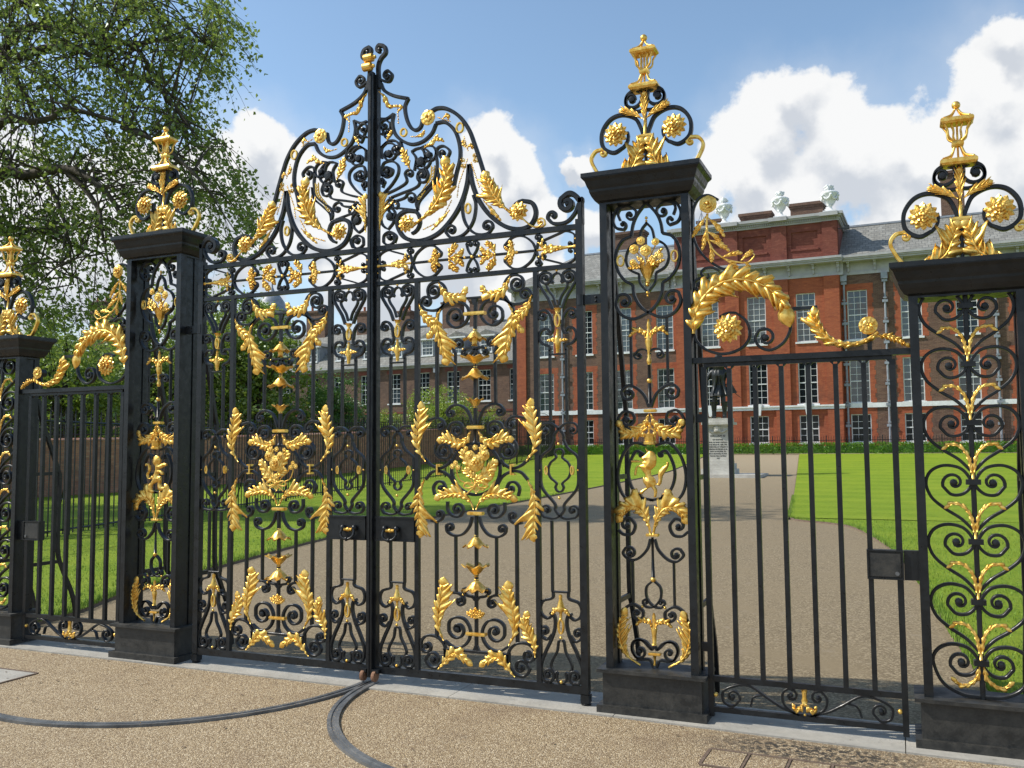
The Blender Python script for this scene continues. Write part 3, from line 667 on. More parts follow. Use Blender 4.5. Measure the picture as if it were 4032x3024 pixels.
# ---------------------------------------------------------------- planting
def leafcloud(mb, centres, per, spread, size, rg, flat=.6, droop=0):
    for c, r in centres:
        for _ in range(per):
            p = Vector((rg.gauss(0, 1), rg.gauss(0, 1), rg.gauss(0, 1) * flat)) * (r * spread) + c
            a = Vector((rg.gauss(0, 1), rg.gauss(0, 1), rg.gauss(0, .6))).normalized(); b_ = a.cross(Vector((rg.gauss(0, 1), rg.gauss(0, 1), rg.gauss(0, 1)))).normalized(); s_ = size * rg.uniform(.6, 1.3)
            k = len(mb.v); mb.v += [tuple(p - a * s_ * .5), tuple(p + b_ * s_ * .3), tuple(p + a * s_ * .55), tuple(p - b_ * s_ * .3)]; mb.f.append((k, k + 1, k + 2, k + 3))
def tree(name, label, cat, x, y, h, rx, rz_, mat, seed, ncl=90, per=60, size=.2, trunk=.2, bottom=.25, group=None, spread=.5, clr=.8):
    rg = random.Random(seed); z0 = zg(y); t = thing(name, label, cat, (x, y, z0), group)
    cz = h - rz_
    cl = []
    for _ in range(ncl):
        d = Vector((rg.gauss(0, 1), rg.gauss(0, 1), rg.gauss(0, 1))).normalized() * (rg.random() ** .4)
        wob = 1 + .28 * noise.noise(d * 2.1 + Vector((seed, 0, 0)))
        p = Vector((d.x * rx * wob, d.y * rx * wob, cz + d.z * rz_ * wob))
        if p.z < h * bottom: continue
        cl.append((p, clr * rg.uniform(.6, 1.3)))
    tr = MB(); tr.tube([(0, 0, -.2), (.05, 0, h * .25), (0, .1, h * .5), (.1, 0, h * .8)], [trunk * 1.3, trunk, trunk * .7, trunk * .25], 8)
    for p, r in cl[::2]:
        q = Vector((0, 0, min(p.z * .55, h * .6))); mid = (q + p) / 2 + Vector((rg.uniform(-.3, .3), rg.uniform(-.3, .3), .1)); tr.tube([q, mid, p], [trunk * .35, trunk * .2, trunk * .06], 5)
    tr.build('trunk', 'bark', t, smooth=True)
    cr = MB(); leafcloud(cr, cl, per, spread, size, rg); cr.build('crown', mat, t)
    return t
G = 'dark trees beyond the garden wall'
for i, (x, y, h, rx, rz_, lb) in enumerate([
    (-33, 24, 6.9, 3.4, 3.0, 'leftmost dark green tree beyond the garden wall'),
    (-37, 30, 7.9, 4.6, 3.6, 'tall dark green tree behind the leftmost one, framed by the left wicket'),
    (-31.5, 29, 9.2, 3.6, 3.9, 'dark green tree seen behind the lion pier, beyond the wall'),
    (-30.3, 34, 10.0, 3.8, 4.4, 'tall dark tree seen through the left gate leaf beside the slate roof'),
    (-36, 40, 11.5, 4.6, 4.6, 'dark tree rising highest behind the left gate leaf'),
    (-28.2, 33.5, 8.2, 2.9, 3.7, 'dark green tree next to the clipped round bush')]):
    tree('dark_tree', lb, 'tree', x, y, h, rx, rz_, 'dark' if i % 2 else 'plane', 20 + i, 120, 70, .23, .22, .12, G)
tree('round_bush', 'dense rounded dark green clipped bush by the wing, right of the trees', 'bush', -26.4, 38, 5.35, 2.25, 2.4, 'bush', 41, 260, 70, .12, .12, .05, spread=.32, clr=.75)
tree('yellow_green_bush', 'bright yellow-green bushy tree before the brick wing', 'bush', -25.6, 50, 5.1, 2.2, 2.1, 'lime', 42, 150, 60, .13, .1, .2, spread=.45, clr=.7)
tree('yellow_green_sapling', 'small loose yellow-green sapling just left of the palace corner', 'bush', -22.4, 50.5, 3.7, 1.1, 1.5, 'lime', 46, 40, 40, .12, .06, .2, spread=.5, clr=.6)
tree('climbing_shrub', 'slender green shrub climbing the wing wall between two windows', 'shrub', -34.5, 62, 6.0, .75, 2.7, 'lime', 43, 70, 40, .13, .08, .05, spread=.45, clr=.5)
tree('low_shrub', 'low green shrub below the wing windows near the slender climber', 'shrub', -37.5, 61, 3.6, 1.3, 1.2, 'bush', 44, 50, 50, .13, .08, .1, spread=.45, clr=.5)
tree('low_shrub', 'low green shrub by the wing right of the round bush', 'shrub', -24.6, 41, 3.3, 1.0, 1.3, 'lime', 45, 60, 50, .1, .08, .1, spread=.45, clr=.5)
# trees out of frame to the left and beyond the wall whose shade lies on the lawn
tree('dark_tree', 'dark green tree at the far left edge beyond the wall', 'tree', -31, 12, 9.5, 4, 4, 'dark', 51, 110, 60, .25, .22, .15, G)
tree('dark_tree', 'dark green tree right behind the garden wall at left', 'tree', -27.8, 21, 7.2, 2.8, 3.2, 'dark', 52, 110, 60, .22, .2, .1, G)
tree('tall_tree', 'tall leafy tree standing left of the view whose shade falls on the left lawn', 'tree', -25.5, 7.2, 15.5, 5.0, 5.2, 'plane', 53, 150, 60, .32, .4, .25)
# clipped hedge along the palace
def hedge(u0, u1, d, h, dp):
    p = pbase(d); t = thing('hedge', 'low clipped green hedge along the foot of the palace', 'hedge', (p.x, p.y, 0), rz=-PHI); rg = random.Random(5); z0 = 1.17
    mb = MB(); mb.box(u0, u1, .12, dp - .12, z0, z0 + h - .14); mb.build('hedge_core', 'hedge', t)
    lf = MB()
    for _ in range(15000):
        f = rg.random(); u = rg.uniform(u0, u1)
        wv = .05 * noise.noise(Vector((u * 1.3, 0, 0)))
        if f < .6: q = Vector((u, rg.uniform(-.04, .14), z0 + rg.uniform(0, h + wv)))
        else: q = Vector((u, rg.uniform(0, dp), z0 + h + wv + rg.uniform(-.12, .06)))
        a = Vector((rg.gauss(0, 1), rg.gauss(0, 1), rg.gauss(0, 1))).normalized(); b_ = a.cross(Vector((rg.gauss(0, 1), .3, .5))).normalized(); s_ = rg.uniform(.06, .12)
        k = len(lf.v); lf.v += [tuple(q - a * s_ * .6), tuple(q + b_ * s_ * .4), tuple(q + a * s_ * .6), tuple(q - b_ * s_ * .4)]; lf.f.append((k, k + 1, k + 2, k + 3))
    lf.build('hedge_foliage', 'hedge', t)
hedge(-26, 17, -3.9, .62, .8)

# big plane tree overhanging from the left
def at(px, py, dist): return CAM + (CF + CR * ((px - 2016) / FPX) - CU * ((py - 1512) / FPX)) * dist
TB = Vector((-20.5, 9.6, 0))
pt = thing('plane_tree', 'large old plane tree with drooping leafy branches hanging in from the upper left', 'tree', tuple(TB))
rg = random.Random(77)
limbs = [  # (control points px,py,distance), start radius
    ([(-260, 900, 23), (0, 690, 23), (100, 690, 23), (250, 665, 22.6), (330, 690, 22.3), (420, 760, 22), (480, 850, 22)], .20),
    ([(-260, 700, 23), (0, 250, 24), (60, 230, 24), (180, 190, 23.7), (270, 180, 23.4), (380, 230, 23), (450, 270, 23), (520, 330, 22.6)], .17),
    ([(-230, 520, 24), (60, 140, 25), (250, 115, 25), (390, 145, 24.6), (520, 180, 24.2), (580, 250, 24), (640, 360, 23.8)], .16),
    ([(390, 145, 24.6), (450, 80, 24.8), (470, 0, 25), (500, -150, 25)], .08), ([(440, 145, 24.5), (530, 50, 24), (610, 0, 24), (740, -60, 24)], .07),
    ([(-200, 800, 23), (0, 490, 22), (120, 480, 22), (200, 465, 22), (260, 430, 22), (400, 460, 22), (560, 520, 22), (700, 640, 22)], .12),
    ([(250, 665, 22.6), (330, 740, 22.4), (390, 830, 22.2), (400, 900, 22), (430, 1050, 22)], .09),
    ([(180, 700, 22.8), (240, 830, 22.6), (270, 950, 22.5), (290, 1120, 22.5)], .07),
    ([(-300, 1000, 25), (-60, 930, 24.5), (120, 900, 24), (260, 960, 24), (420, 1000, 23.5)], .10),
    ([(480, 500, 22), (620, 560, 21.6), (760, 680, 21.3), (860, 800, 21.2)], .07),
    ([(-280, 300, 26), (0, 60, 26.5), (200, -20, 26), (420, -60, 25.6), (640, -40, 25)], .15),
    ([(450, 270, 23), (600, 330, 22.6), (700, 430, 22.4), (780, 560, 22.2)], .07),
    ([(520, 180, 24.2), (650, 150, 23.9), (780, 160, 23.5), (880, 220, 23.2)], .06)]
tr = MB(); tr.tube([(TB.x, TB.y, -.3), (TB.x + .1, TB.y, 3), (TB.x - .1, TB.y + .1, 6), (TB.x + .2, TB.y, 9), (TB.x + .6, TB.y + .4, 12.5)], [.75, .6, .5, .36, .08], 12)
LP = []
for li, (pts, r0) in enumerate(limbs):
    Q = [at(*p) for p in pts]
    if pts[0][0] < -100:      # grows out of the trunk
        z = Q[0].z; Q = [Vector((TB.x, TB.y, max(3.5, z - 1.2)))] + Q
    S = [Vector(q) for q in spline([tuple(q) for q in Q], 6)]
    n_ = len(S); tr.tube(S, [r0 * (1 - .8 * i / n_) for i in range(n_)], 7)
    for i, q in enumerate(S):
        if i > 4: LP.append((q, S[min(i + 1, n_ - 1)] - S[i - 1], r0 * (1 - .8 * i / n_)))
tr.build('trunk', 'bark', pt, smooth=True, off=tuple(TB))
# crown outline (px) the branches fill, denser inside
POLY = [(-300, -200), (800, -200), (870, 0), (925, 90), (935, 210), (880, 280), (810, 300), (790, 420), (760, 450), (790, 520), (890, 500), (930, 620), (985, 700), (960, 760), (1000, 850), (940, 900), (900, 960), (830, 930), (720, 880), (560, 900), (500, 1100), (470, 1250), (330, 1240), (150, 1280), (-300, 1300)]
def inside(px, py):
    c = False; j = len(POLY) - 1
    for i in range(len(POLY)):
        (xi, yi), (xj, yj) = POLY[i], POLY[j]
        if (yi > py) != (yj > py) and px < (xj - xi) * (py - yi) / (yj - yi) + xi: c = not c
        j = i
    return c
tw = MB(); cr = MB(); made = 0
while made < 1650:
    px, py = rg.uniform(-250, 1010), rg.uniform(-180, 1290)
    if not inside(px, py): continue
    dz = noise.noise(Vector((px / 150, py / 130, 3))) + .35 * noise.noise(Vector((px / 50, py / 50, 9)))
    thin = .12 if py < 880 else .34
    if px > 300 and py > 850: thin += -.1
    if dz < -.09 + thin * .6:
        if rg.random() < .86: continue
    P0 = at(px, py, 21.2 + rg.random() * 5.2); made += 1
    # twig hangs down and away from the trunk
    L_ = rg.uniform(.5, 1.25); d = (CR * rg.uniform(.2, 1.0) + Vector((rg.gauss(0, .35), rg.gauss(0, .35), -rg.uniform(.15, .9)))).normalized()
    T = [P0 + d * (L_ * t) + Vector((0, 0, -.32 * L_ * t * t)) for t in (0, .33, .66, 1)]
    if rg.random() < .3: # a thin branch leading back towards the nearest limb
        best = min(rg.sample(LP, 14), key=lambda q: (q[0] - P0).length)
        if (best[0] - P0).length < 3.2: tw.tube(spline([tuple(best[0]), tuple((best[0] + P0) / 2 + Vector((0, 0, .25))), tuple(P0)], 3), [min(.035, best[2] * .5), .026, .022, .018, .016, .014, .012], 4)
    tw.tube(T, [.011, .009, .006, .003], 3)
    for _ in range(rg.randint(13, 20)):
        t = rg.random() * 1.05; p = P0 + d * (L_ * t) + Vector((0, 0, -.32 * L_ * t * t)) + Vector((rg.gauss(0, .11), rg.gauss(0, .11), rg.gauss(0, .09)))
        a = Vector((rg.gauss(0, 1), rg.gauss(0, 1), rg.gauss(-.5, .8))).normalized(); b_ = a.cross(Vector((rg.gauss(0, 1), rg.gauss(0, 1), rg.gauss(0, 1)))).normalized(); s_ = rg.uniform(.07, .15); fold = a.cross(b_) * s_ * .12
        k = len(cr.v); cr.v += [tuple(p - a * s_ * .5 + fold), tuple(p + b_ * s_ * .42 - a * s_ * .05), tuple(p + a * s_ * .6 + fold), tuple(p - b_ * s_ * .42 - a * s_ * .05)]; cr.f.append((k, k + 1, k + 2)); cr.f.append((k, k + 2, k + 3))
tw.build('twigs', 'bark', pt, off=tuple(TB)); cr.build('crown', 'plane', pt, off=tuple(TB))

# ---------------------------------------------------------------- statue
SX, SY = -3.37, 32.0; SZ = zg(SY)
pd = thing('pedestal', 'white stone pedestal with carved inscription under the bronze statue on the drive', 'pedestal', (SX, SY, SZ), rz=-.02)
mb = MB(); mb.box(-.52, 1.75, -.95, 1.1, -.1, .10); mb.build('base_slab', 'stone', pd)
mb = MB(); mb.box(-.66, .66, -.6, .6, .101, .30); mb.box(-.58, .58, -.52, .52, .301, .52); mb.box(-.5, .5, -.45, .45, .521, .62); mb.build('step', 'stone', pd)
mb = MB(); mb.box(-.43, .43, -.38, .38, .621, 2.02); mb.build('shaft', 'stone', pd)
mb = MB(); mb.box(-.5, .5, -.44, .44, 2.021, 2.1); mb.box(-.62, .62, -.56, .56, 2.101, 2.2); mb.box(-.52, .52, -.46, .46, 2.201, 2.36); mb.build('capital', 'stone', pd)
mb = MB()   # carved crown with swags
mb.tube(spline([(-.4, -.4, 1.9), (-.2, -.42, 1.8), (0, -.43, 1.84), (.2, -.42, 1.8), (.4, -.4, 1.9)], 4), .035, 6)
mb.lathe([(.13, 1.8), (.16, 1.86), (.15, 1.92), (.17, 2.0)], 0, -.38, 0, 10); mb.ball(0, -.42, 2.03, .05)
mb.build('carved_crown', 'stone', pd)
cf = None
def text(body, size, z, par, mat, x=0, y=-.384):
    c = bpy.data.curves.new('inscription', 'FONT'); c.body = body; c.size = size; c.align_x = 'CENTER'; c.extrude = .004; c.space_line = 1.0
    o = bpy.data.objects.new('inscription', c); COL.objects.link(o); o.parent = par; o.location = (x, y, z); o.rotation_euler = (math.pi / 2, 0, 0); me = bpy.data.meshes.new_from_object(o); bpy.data.objects.remove(o); me.materials.clear(); me.materials.append(M[mat])
    m_ = bpy.data.objects.new('inscription', me); COL.objects.link(m_); m_.parent = par; m_.location = (x, y, z); m_.rotation_euler = (math.pi / 2, 0, 0); return m_
text('WILLIAM III', .125, 1.60, pd, 'bronze')
text('OF ORANGE', .075, 1.47, pd, 'bronze')
for i, l in enumerate(['KING OF GREAT BRITAIN', 'AND IRELAND 1689-1702', 'PRESENTED BY WILLIAM II', 'GERMAN EMPEROR AND', 'KING OF PRUSSIA TO', 'KING EDWARD VII FOR', 'THE BRITISH NATION', '1907']): text(l, .068, 1.36 - i * .092, pd, 'bronze')
st = thing('statue', 'dark bronze statue of a man in frock coat with cane, standing on the pedestal', 'statue', (SX + .03, SY, SZ + 2.36), rz=.1)
H = 2.6
def skinned(name, verts, edges, radii, mat, parent, sub=2, root=0):
    me = bpy.data.meshes.new(name); me.from_pydata(verts, edges, []); o = bpy.data.objects.new(name, me); COL.objects.link(o); o.parent = parent
    sk = o.modifiers.new('skin', 'SKIN')
    if not me.skin_vertices: 
        bpy.context.view_layer.objects.active = o
    lay = me.skin_vertices[0] if len(me.skin_vertices) else None
    if lay:
        for i, r in enumerate(radii): lay.data[i].radius = (r, r) if not isinstance(r, tuple) else r
        lay.data[root].use_root = True
    sk.use_smooth_shade = True
    ss = o.modifiers.new('sub', 'SUBSURF'); ss.levels = sub; ss.render_levels = sub
    me.materials.append(M[mat]); return o
sv = [(0, 0, 1.28), (0, .02, 1.55), (0, .02, 1.86), (0, 0, 2.08), (0, -.02, 2.22), (0, -.03, 2.36),
      (.13, -.02, 1.18), (.17, -.08, .68), (.20, 0, .12), (.22, -.2, .05), (-.14, 0, 1.18), (-.2, -.02, .68), (-.24, .06, .12), (-.3, -.12, .05),
      (.27, .02, 1.93), (.42, .08, 1.66), (.52, -.06, 1.46), (-.27, .02, 1.93), (-.46, .02, 1.66), (-.6, -.14, 1.48)]
se = [(0, 1), (1, 2), (2, 3), (3, 4), (4, 5), (0, 6), (6, 7), (7, 8), (8, 9), (0, 10), (10, 11), (11, 12), (12, 13), (2, 14), (14, 15), (15, 16), (2, 17), (17, 18), (18, 19)]
sr = [.19, .19, .22, .09, .13, .11, .13, .10, .075, .05, .13, .10, .075, .05, .12, .10, .06, .12, .10, .06]
skinned('person', sv, se, sr, 'bronze', st)
mb = MB(); mb.lathe([(.37, .92), (.33, 1.1), (.25, 1.35), (.24, 1.5), (.29, 1.75), (.27, 1.95), (.12, 2.05)], 0, .02, 0, 28, .10, 9); mb.lathe([(.27, 1.33), (.275, 1.36), (.27, 1.41)], 0, .02, 0, 20)
mb.tube([(.3, -.25, .98), (.2, -.28, 1.4), (.08, -.26, 1.75)], [.05, .06, .04], 6); mb.tube([(-.22, -.28, .98), (-.14, -.28, 1.4), (-.04, -.26, 1.75)], [.05, .06, .04], 6)
mb.build('coat', 'bronze', st, smooth=True)
mb = MB(); mb.lathe([(.19, 2.22), (.25, 1.95), (.2, 1.85)], 0, .05, 0, 14, .1, 7); mb.build('wig', 'bronze', st, smooth=True)
mb = MB(); mb.lathe([(.33, 2.42), (.30, 2.47), (.15, 2.46), (.14, 2.6), (.05, 2.64)], 0, -.02, 0, 16, .16, 3); mb.build('hat', 'bronze', st, smooth=True)
for s_, x in ((1, .2), (-1, -.22)):
    mb = MB(); mb.lathe([(.085, 0), (.09, .3), (.13, .62), (.16, .68), (.12, .7)], x, 0, 0, 12); mb.box(x - .07, x + .07, -.28, .1, -.005, .09); mb.build('boot', 'bronze', st)
mb = MB(); mb.tube([(-.63, -.16, 1.6), (-.66, -.2, .9), (-.42, -.3, .02)], .018, 6); mb.build('cane', 'bronze', st)
mb = MB(); mb.tube([(.28, -.05, 1.4), (.55, .25, 1.1), (.85, .5, .85)], [.02, .018, .01], 6); mb.prism([(.28, 1.0), (.72, 1.05), (.48, 1.5), (.3, 1.5)], .1, .16); mb.build('sword', 'bronze', st)
# ================================================================ IRONWORK
def ray_xz(px, py, Y):
    d = CF + CR * ((px - 2016) / FPX) - CU * ((py - 1512) / FPX); t = (Y - CAM.y) / d.y; return (CAM.x + d.x * t, CAM.z + d.z * t)
def survey(ox, oy, s, Y, ax=0):
    """readings taken off the photograph, turned into metres on the plane y = Y"""
    def f(*pts):
        r = [ray_xz(ox + s * a, oy + s * b_, Y) for a, b_ in pts]; return [(x - ax, z) for x, z in r]
    return f
class Iron:
    """adds wrought pieces to a thing; ax = axis the pieces are measured from, sx = -1 builds the mirror twin"""
    def __init__(s, root, ox, sx, y): s.root, s.ox, s.sx, s.y, s.par = root, ox, sx, y, None
    def put(s, mb, name, mat, parent=None, smooth=False, label=None): return mb.build(name, mat, parent or s.par or s.root, s.sx, smooth, (s.ox, 0, 0), label)
    def each(s, ax, both, fn):
        out = []
        for m_ in ((1, -1) if both else (1,)): out.append(fn(lambda p, m_=m_: [(ax + m_ * q[0], q[1]) for q in p]))
        return out
    def bar(s, pts, w=.013, d=.016, ax=0, both=False, name='bar', mat='iron', y=None, sm=0):
        yy = s.y if y is None else y
        if mat == 'iron': w *= 1.2; d = max(d, .024)
        return s.each(ax, both, lambda T: s.put(MB().sweep(T(spline(pts, sm) if sm else pts), w, d, yy), name, mat))
    def scroll(s, body, c0=None, c1=None, t=1.35, w=.0125, d=.018, ax=0, both=False, mat='iron', snub=True, name='scroll', rend=.3):
        if mat == 'iron': w *= 1.3; d = max(d, .028)
        sp = spline(body, 7)
        def coil(P, Q, C):
            tx, tz = P[0] - Q[0], P[1] - Q[1]; rx, rz = P[0] - C[0], P[1] - C[1]; sg = 1 if rx * tz - rz * tx > 0 else -1
            r0 = math.hypot(rx, rz); a0 = math.atan2(rz, rx); n = int(20 * t)
            return [(C[0] + r0 * (1 - (1 - rend) * (i / n) ** .9) * math.cos(a0 + sg * 2 * math.pi * t * i / n), C[1] + r0 * (1 - (1 - rend) * (i / n) ** .9) * math.sin(a0 + sg * 2 * math.pi * t * i / n)) for i in range(1, n + 1)], r0
        pts = list(sp); knobs = []
        if c1: e, r = coil(sp[-1], sp[-3], c1); pts = pts + e; knobs.append((c1, r))
        if c0: e, r = coil(sp[0], sp[2], c0); pts = list(reversed(e)) + pts; knobs.append((c0, r))
        def mk(T):
            mb = MB(); q = T(pts); n = len(q)
            mb.sweep(q, w, d, s.y, lambda u: .68 + .32 * min(1, (u * 6 if c0 else 9), ((1 - u) * 6 if c1 else 9)))
            if snub:
                for k, r in knobs:
                    c = T([k])[0]; rr = max(.006, r * .36)
                    mb.lathe([(rr * .3, -.020), (rr * .75, -.018), (rr * .95, -.006), (rr, .012)], c[0], s.y, c[1], 8, axis='y')
            return s.put(mb, name, mat)
        return s.each(ax, both, mk)
    def ring(s, c, rx, rz_, w=.008, d=.014, mat='gold', ax=0, both=False, name='ring', y=None, n=24):
        pts = [(c[0] + rx * math.cos(2 * math.pi * i / n), c[1] + rz_ * math.sin(2 * math.pi * i / n)) for i in range(n + 1)]
        yy = s.y - .004 if y is None else y
        return s.each(ax, both, lambda T: s.put(MB().sweep(T(pts), w, d, yy), name, mat))
    def bead(s, c, r=.009, ax=0, both=False, mat='gold', name='bead', k=10):
        return s.each(ax, both, lambda T: s.put(MB().ball(T([c])[0][0], s.y - .008, T([c])[0][1], r, k), name, mat, smooth=True))
    def collar(s, c, w, h=.013, d=.034, ax=0, name='collar'):
        mb = MB(); x, z = c; x += ax
        mb.box(x - w / 2, x + w / 2, s.y - d / 2, s.y + d / 2, z - h / 2, z + h / 2); mb.box(x - w / 2 - .003, x + w / 2 + .003, s.y - d / 2 - .003, s.y + d / 2 + .003, z - h * .18, z + h * .18)
        return s.put(mb, name, 'gold')
    def leaf(s, spine, wl, wr, n=7, ax=0, both=False, lift=.022, y=None, mat='gold', name='acanthus_leaf', prof=None, stem=.005, ang=(80, 38)):
        sp = spline(spine, 6); yy = (s.y - .012) if y is None else y
        L = [0]
        for a, c in zip(sp, sp[1:]): L.append(L[-1] + math.dist(a, c))
        def at_t(t):
            q = t * L[-1]
            for i in range(len(L) - 1):
                if q <= L[i + 1] + 1e-9:
                    k = (q - L[i]) / max(1e-9, L[i + 1] - L[i]); a, c = sp[i], sp[i + 1]; l = math.dist(a, c) or 1e-9
                    return (a[0] + (c[0] - a[0]) * k, a[1] + (c[1] - a[1]) * k), ((c[0] - a[0]) / l, (c[1] - a[1]) / l)
            a, c = sp[-2], sp[-1]; l = math.dist(a, c) or 1e-9; return sp[-1], ((c[0] - a[0]) / l, (c[1] - a[1]) / l)
        big = name == 'acanthus_leaf' and prof is None; prof = prof or SPREAD
        k_ = 2.1 if name == 'acanthus_leaf' else 1.45; wl *= k_; wr *= k_; lift *= .62 if name == 'acanthus_leaf' else .8
        def mk(T):
            mb = MB(); K = 7; NJ = 5
            def side(sg, wd):
                if wd < .004: return
                rows = []; m_ = n * K
                for i in range(m_ + 1):
                    u = i / m_; ph = (i % K) / K; li = i // K
                    if i == m_: ph = 1.0; li = n - 1
                    dome = math.sin(math.pi * min(1.0, ph * .97 + .03)); shp = dome ** .8; notch = (.52 + .48 * dome ** .5) * ((.86 + .14 * abs(math.cos(3 * math.pi * ph))) if (big or n >= 9) else 1)
                    w_ = wd * (CURL(u) if big and wd > .07 else prof(u)) * (1 + .17 * math.sin(li * 2.4 + sg * 1.3)) * min(1, .45 + 6 * (1 - u))
                    (bx, bz), (tx, tz) = at_t(.02 + .9 * u); a0 = R_(ang[0] + (ang[1] - ang[0]) * u) * (1 + .10 * math.sin(li * 1.9))
                    Ln = w_ / math.sin(max(.5, a0)) * notch; row = []
                    sweepf = (ph - .62) * L[-1] * .9 / n * .34      # lobes close up towards their tips
                    x, z = bx, bz
                    for j in range(NJ + 1):
                        s_ = j / NJ; aa = (a0 * (1.12 - .42 * s_)) * sg; c_, q_ = math.cos(aa), math.sin(aa); ex, ez = tx * c_ - tz * q_, tx * q_ + tz * c_
                        if j: x += ex * Ln / NJ; z += ez * Ln / NJ
                        xx, zz = x - tx * sweepf * s_ * s_, z - tz * sweepf * s_ * s_
                        yv = yy - lift * (.30 * (1 - s_ * s_) + .62 * (shp ** 1.5) * math.sin(math.pi * min(1, .12 + .86 * s_)) - .20 * (1 - shp) * s_) - (lift * .18 if j == NJ and shp > .8 else 0)
                        q = T([(xx, zz)])[0]; row.append((q[0], yv, q[1]))
                    row += [(q[0], q[1] + .0035, q[2]) for q in reversed(row)]
                    rows.append(row)
                k = mb.quadgrid(rows, closed_v=True); c = len(rows[0]); mb.f.append(tuple(k + (len(rows) - 1) * c + j for j in range(c)))
            side(1, wl); side(-1, wr)
            # end lobe
            (bx, bz), (tx, tz) = at_t(.90); Ln = L[-1] * .13 + .010; W = max(.012, (wl + wr) * .46); rows = []
            for i, (hw, zz) in enumerate(((.5, .5), (.9, .8), (1, .9), (.7, .6), (.05, .1))):
                f = i / 4; h = W / 2 * hw; row = []
                for s_ in (-1, -.5, 0, .5, 1): q = T([(bx + tx * Ln * f - tz * h * s_, bz + tz * Ln * f + tx * h * s_)])[0]; row.append((q[0], yy - lift * .6 * zz * (1 - .7 * s_ * s_), q[1]))
                row += [(q[0], q[1] + .004, q[2]) for q in reversed(row)]; rows.append(row)
            mb.quadgrid(rows, closed_v=True)
            tp = []; rr = []
            for i in range(14):
                t = i / 13; (bx, bz), _ = at_t(t * .95); q = T([(bx, bz)])[0]; tp.append((q[0], yy - lift * .5 * math.sin(math.pi * (.1 + .8 * t)), q[1])); rr.append(stem * (1 - .7 * t))
            mb.tube(tp, rr, 6)
            return s.put(mb, name, mat, smooth=True)
        return s.each(ax, both, mk)
    def rosette(s, c, r, ax=0, both=False, layers=((1, 11, 0), (.78, 9, .3), (.55, 7, .1), (.32, 5, .5)), y=None, name='rosette', round_=False):
        yy = s.y - .014 if y is None else y
        def mk(T):
            mb = MB(); cx, cz = T([c])[0]
            for li, (k, n, ph) in enumerate(layers):
                for j in range(n):
                    a = 2 * math.pi * (j + ph) / n; ca, sa = math.cos(a), math.sin(a); R = r * k; W = 2 * math.pi * R / n * (.62 if round_ else .46); rows = []
                    hs = ((.2, .35), (.5, .85), (.8, 1), (.95, .8), (1, .3)) if round_ else ((.2, .5), (.45, 1), (.7, .95), (.88, .6), (1, .06))
                    for q, hw in hs:
                        rr = R * q; yb = yy - li * r * .14 - r * .16 * math.sin(math.pi * min(1, q * .8)) - (r * .12 * q if li > 1 else 0)
                        h = W * hw; rows.append([(cx + ca * rr - sa * h, yb + r * .05, cz + sa * rr + ca * h), (cx + ca * rr, yb - r * .03, cz + sa * rr), (cx + ca * rr + sa * h, yb + r * .05, cz + sa * rr - ca * h), (cx + ca * rr, yb + r * .12, cz + sa * rr)])
                    mb.quadgrid(rows, closed_v=True)
            mb.ball(cx, yy - r * .62, cz, r * .16, 8); mb.lathe([(r * .3, 0), (r * .3, -.02)], cx, yy + .02, cz, 8, axis='y')
            return s.put(mb, name, 'gold', smooth=False)
        return s.each(ax, both, mk)
    def bell(s, c, h, r0, r1, ax=0, name='bell_flower', k=8, petals=True):
        """fluted bell from c (narrow end) over height h (negative hangs down)"""
        mb = MB(); x, z = c; x += ax; K = 4 * k; rows = []
        for q, rr in ((0, r0 * .8), (.06, r0 * 1.15), (.14, r0 * .8), (.4, r0 + (r1 - r0) * .30), (.7, r0 + (r1 - r0) * .58), (.9, r1 * .88), (1.0, r1 * 1.05), (.93, r1 * 1.16)):
            row = []
            for j in range(K):
                a = 2 * math.pi * j / K; f = math.cos(k * a); rad = rr * (1 + .13 * f * q); zz = h * (q + (.13 * f if q > .85 else 0)); row.append((x + rad * math.cos(a), s.y + rad * math.sin(a), z + zz))
            rows.append(row)
        mb.quadgrid(rows, closed_v=True)
        return s.put(mb, name, 'gold', smooth=True)
    def box(s, x0, x1, y0, y1, z0, z1, name='bar', mat='iron', ax=0, label=None):
        return s.put(MB().box(ax + x0, ax + x1, y0, y1, z0, z1), name, mat, label=label)
    def turned(s, c0, c1, prof, name='stem', ax=0, mat='gold', k=8):
        """turned rod between two points in the plane; prof = [(t, r)]"""
        (x0, z0), (x1, z1) = c0, c1
        mb = MB(); mb.tube([(ax + x0 + (x1 - x0) * t, s.y - .006, z0 + (z1 - z0) * t) for t, r in prof], [r for t, r in prof], k)
        return s.put(mb, name, mat, smooth=True)

YG = .07; YP = .085
S4 = survey(900, 150, 1500 / 2212, YG); S5 = survey(1500, 1000, 900 / 1659, YG); S6 = survey(1500, 1700, 900 / 1422, YG)
def curve1(tab):
    def f(t):
        for (a, u), (b_, v) in zip(tab, tab[1:]):
            if t <= b_: k = (t - a) / (b_ - a); k = k * k * (3 - 2 * k); return u + (v - u) * k
        return tab[-1][1]
    return f
CURL = curve1([(0, .07), (.18, .10), (.30, .45), (.40, .70), (.48, 1.30), (.58, 1.12), (.64, .72), (.76, .80), (.88, .60), (1, .34)])
SPREAD = curve1([(0, .10), (.12, .28), (.26, .75), (.42, 1.12), (.56, .92), (.70, .98), (.86, .62), (1, .34)])
XN = sum(p[0] for p in S5((1280, 410), (1285, 470)) + S6((1125, 1210), (1106, 240))) / 4         # axis of the outer narrow panel
XM = sum(p[0] for p in S5((130, 500),) + S6((97, 1140),)) / 2                                     # axis of the inner narrow panel
XC = sum(p[0] for p in S5((680, 432), (687, 1255)) + S6((594, 508), (590, 1258))) / 4
